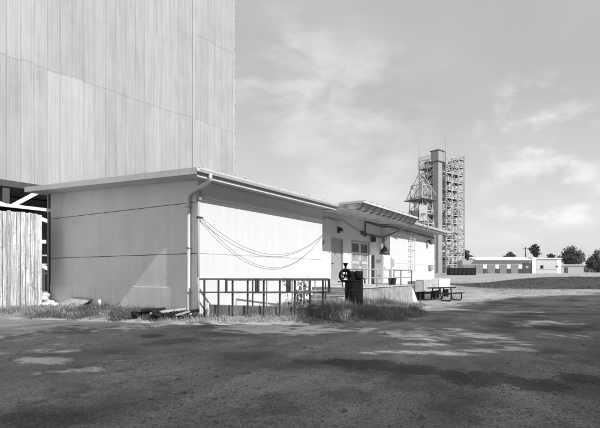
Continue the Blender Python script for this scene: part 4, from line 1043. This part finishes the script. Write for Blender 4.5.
def clump(x, y, g):
    s = (x - 1.0) / 5.0
    return off_building(x, y) & (y - edge_y(x) > -0.5) & (np.hypot(x - 4.27, y + 2.92) > 0.30) & (y < -2.0 + 0.25 * (x - 4)) & (0.6 * vnoise(x, y, 0.8, 45) + 0.4 * vnoise(x, y, 0.22, 46) + 0.55 * np.clip(y - edge_y(x), -0.5, 0.6) > 0.34 + 0.35 * g.random(len(x))) & (x > 1.0 + 0.5 * (y + 5))
p_ = scatter(70000, 0.6, 7.0, -5.9, -1.6, clump, 7)
h_ = 0.22
blades('tall_grass', p_, h_, 0.012, M['grass'], 'tall rank grass growing round the black pump drum', 8)
p_ = scatter(26000, 1.6, 3.4, -3.9, -2.2, lambda x, y, g: (np.hypot(x - 2.45, y + 3.1) < 0.75) & (y - edge_y(x) > -.1), 9)
blades('tall_weeds', p_, 0.40, 0.014, M['grass'], 'taller weeds at the right end of the corner guard rail', 10, 0.25)
wg = np.random.default_rng(91)      # broad-leaved weeds along the foot of the walls
wx, wy = wg.uniform(-3.5, 7.0, 2600), wg.uniform(-5.6, 7.0, 2600)
k_ = off_building(wx, wy) & (wy - edge_y(wx) > 0.15) & (vnoise(wx, wy, 0.9, 93) > 0.52); wx, wy = wx[k_], wy[k_]
rad_ = wg.uniform(0.03, 0.13, len(wx)); nl = 12
Pw = np.stack([np.repeat(wx, nl) + wg.normal(size=len(wx) * nl) * np.repeat(rad_, nl), np.repeat(wy, nl) + wg.normal(size=len(wx) * nl) * np.repeat(rad_, nl), np.repeat(height(wx, wy), nl) + np.abs(wg.normal(size=len(wx) * nl)) * np.repeat(rad_, nl)], 1)
V, Fq = leaf_quads(Pw, 0.030, 94)
tag(rawmesh('broad_weeds', V, Fq, M['grass']), 'low broad leaved weeds along the foot of the walls', 'weeds', None, 'stuff')
# sparse tufts over the field
def field(x, y, g):
    d_ = (x - CAM.x) * FW.x + (y - CAM.y) * FW.y
    return (d_ > 24) & (d_ < 75) & (y - edge_y(x) > 0.3) & (x > 13.0) & ~((x < 23.2) & (y > -1.0)) & (vnoise(x, y, 3.0, 47) > 0.45)
p_ = scatter(110000, 13, 75, -30, 35, field, 11)
blades('field_grass', p_, 0.16, 0.022, M['dry'], 'thin dry grass scattered over the pale field', 12)
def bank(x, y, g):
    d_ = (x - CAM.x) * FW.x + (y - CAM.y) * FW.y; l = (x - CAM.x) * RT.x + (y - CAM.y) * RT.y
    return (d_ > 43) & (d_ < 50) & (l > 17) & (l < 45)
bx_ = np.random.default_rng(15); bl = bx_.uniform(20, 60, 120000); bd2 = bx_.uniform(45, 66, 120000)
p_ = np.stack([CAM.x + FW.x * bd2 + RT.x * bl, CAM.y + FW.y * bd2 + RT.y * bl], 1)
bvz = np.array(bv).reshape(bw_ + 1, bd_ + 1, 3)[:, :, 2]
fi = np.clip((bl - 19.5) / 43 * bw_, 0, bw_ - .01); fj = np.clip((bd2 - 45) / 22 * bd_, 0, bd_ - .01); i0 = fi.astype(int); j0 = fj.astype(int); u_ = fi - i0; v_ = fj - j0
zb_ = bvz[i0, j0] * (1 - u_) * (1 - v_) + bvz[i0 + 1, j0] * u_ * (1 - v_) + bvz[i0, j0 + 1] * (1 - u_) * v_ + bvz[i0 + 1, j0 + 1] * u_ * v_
blades('bank_grass', p_, 0.11, 0.03, M['grass_d'], 'rough blades in a dark colour covering the bank at the right', 16, z=zb_)
# leafy weed by the rail
wd = thing('leafy_weed', (2.3, -2.2, 0), 'spindly leafy weed growing up through the right part of the guard rail', 'weed')
P = []
for k in range(9):
    g = random.Random(60 + k); bx, by = 1.75 + g.uniform(-.3, .35), -2.35 + g.uniform(-.3, .25); hh_ = g.uniform(.65, 1.1); lx_, ly_ = g.uniform(-.2, .2), g.uniform(-.2, .2)
    z0 = hz(bx, by)
    MB().tube([(bx, by, z0 - .05), (bx + lx_ * .5, by + ly_ * .5, z0 + hh_ * .55), (bx + lx_, by + ly_, z0 + hh_)], [.009, .007, .004], 5).build('stem', M['grass_d'], wd)
    for q_ in range(26):
        s = g.uniform(.3, 1); P.append((bx + lx_ * s + g.uniform(-.1, .1), by + ly_ * s + g.uniform(-.1, .1), z0 + hh_ * s + g.uniform(-.05, .05)))
V, Fq = leaf_quads(np.array(P), 0.045, 77)
rawmesh('foliage', V - np.array([2.3, -2.2, 0]), Fq, M['grass'], wd)

# gravel, and leaf litter on the lot
def litter(name, n, size, flat, material, label, seed, cat, dens):
    g = np.random.default_rng(seed)
    D = 3.6 + 13 * g.random(n) ** 1.5; l = (g.random(n) * 1.5 - .75) * D
    x = CAM.x + FW.x * D + RT.x * l; y = CAM.y + FW.y * D + RT.y * l
    k = (y < edge_y(x) + 0.1) & (vnoise(x, y, 1.3, dens) + .25 * g.random(n) > 0.5); x, y = x[k], y[k]; n = len(x)
    z = height(x, y) + 0.024
    base_ = np.array([(1, 0, 0), (-.5, .87, 0), (-.5, -.87, 0), (.1, .1, .9), (0, 0, -.5)]); tri = np.array([(0, 1, 3), (1, 2, 3), (2, 0, 3), (1, 0, 4), (2, 1, 4), (0, 2, 4)])
    s = size * g.lognormal(0, .45, n); an = g.uniform(0, 6.28, n); c, s_ = np.cos(an), np.sin(an)
    B = base_[None] + g.uniform(-.25, .25, (n, 5, 3))
    V = np.stack([(B[..., 0] * c[:, None] - B[..., 1] * s_[:, None]) * s[:, None] + x[:, None], (B[..., 0] * s_[:, None] + B[..., 1] * c[:, None]) * s[:, None] + y[:, None], B[..., 2] * (s * flat)[:, None] + z[:, None]], 2).reshape(-1, 3)
    T = (tri[None] + 5 * np.arange(n)[:, None, None]).reshape(-1, 3)
    tag(rawmesh(name, V, T, material), label, cat, None, 'stuff')
litter('gravel', 40000, 0.008, 0.8, M['stone'], 'loose gravel strewn over the worn lot', 21, 'gravel', 51)
litter('loose_stones', 900, 0.020, 0.7, M['stone'], 'scattered larger stones on the lot', 23, 'stones', 53)
litter('fallen_leaves', 5000, 0.009, 0.25, M['leaf_fallen'], 'dark fallen leaves and bits scattered on the lot', 22, 'leaves', 52)
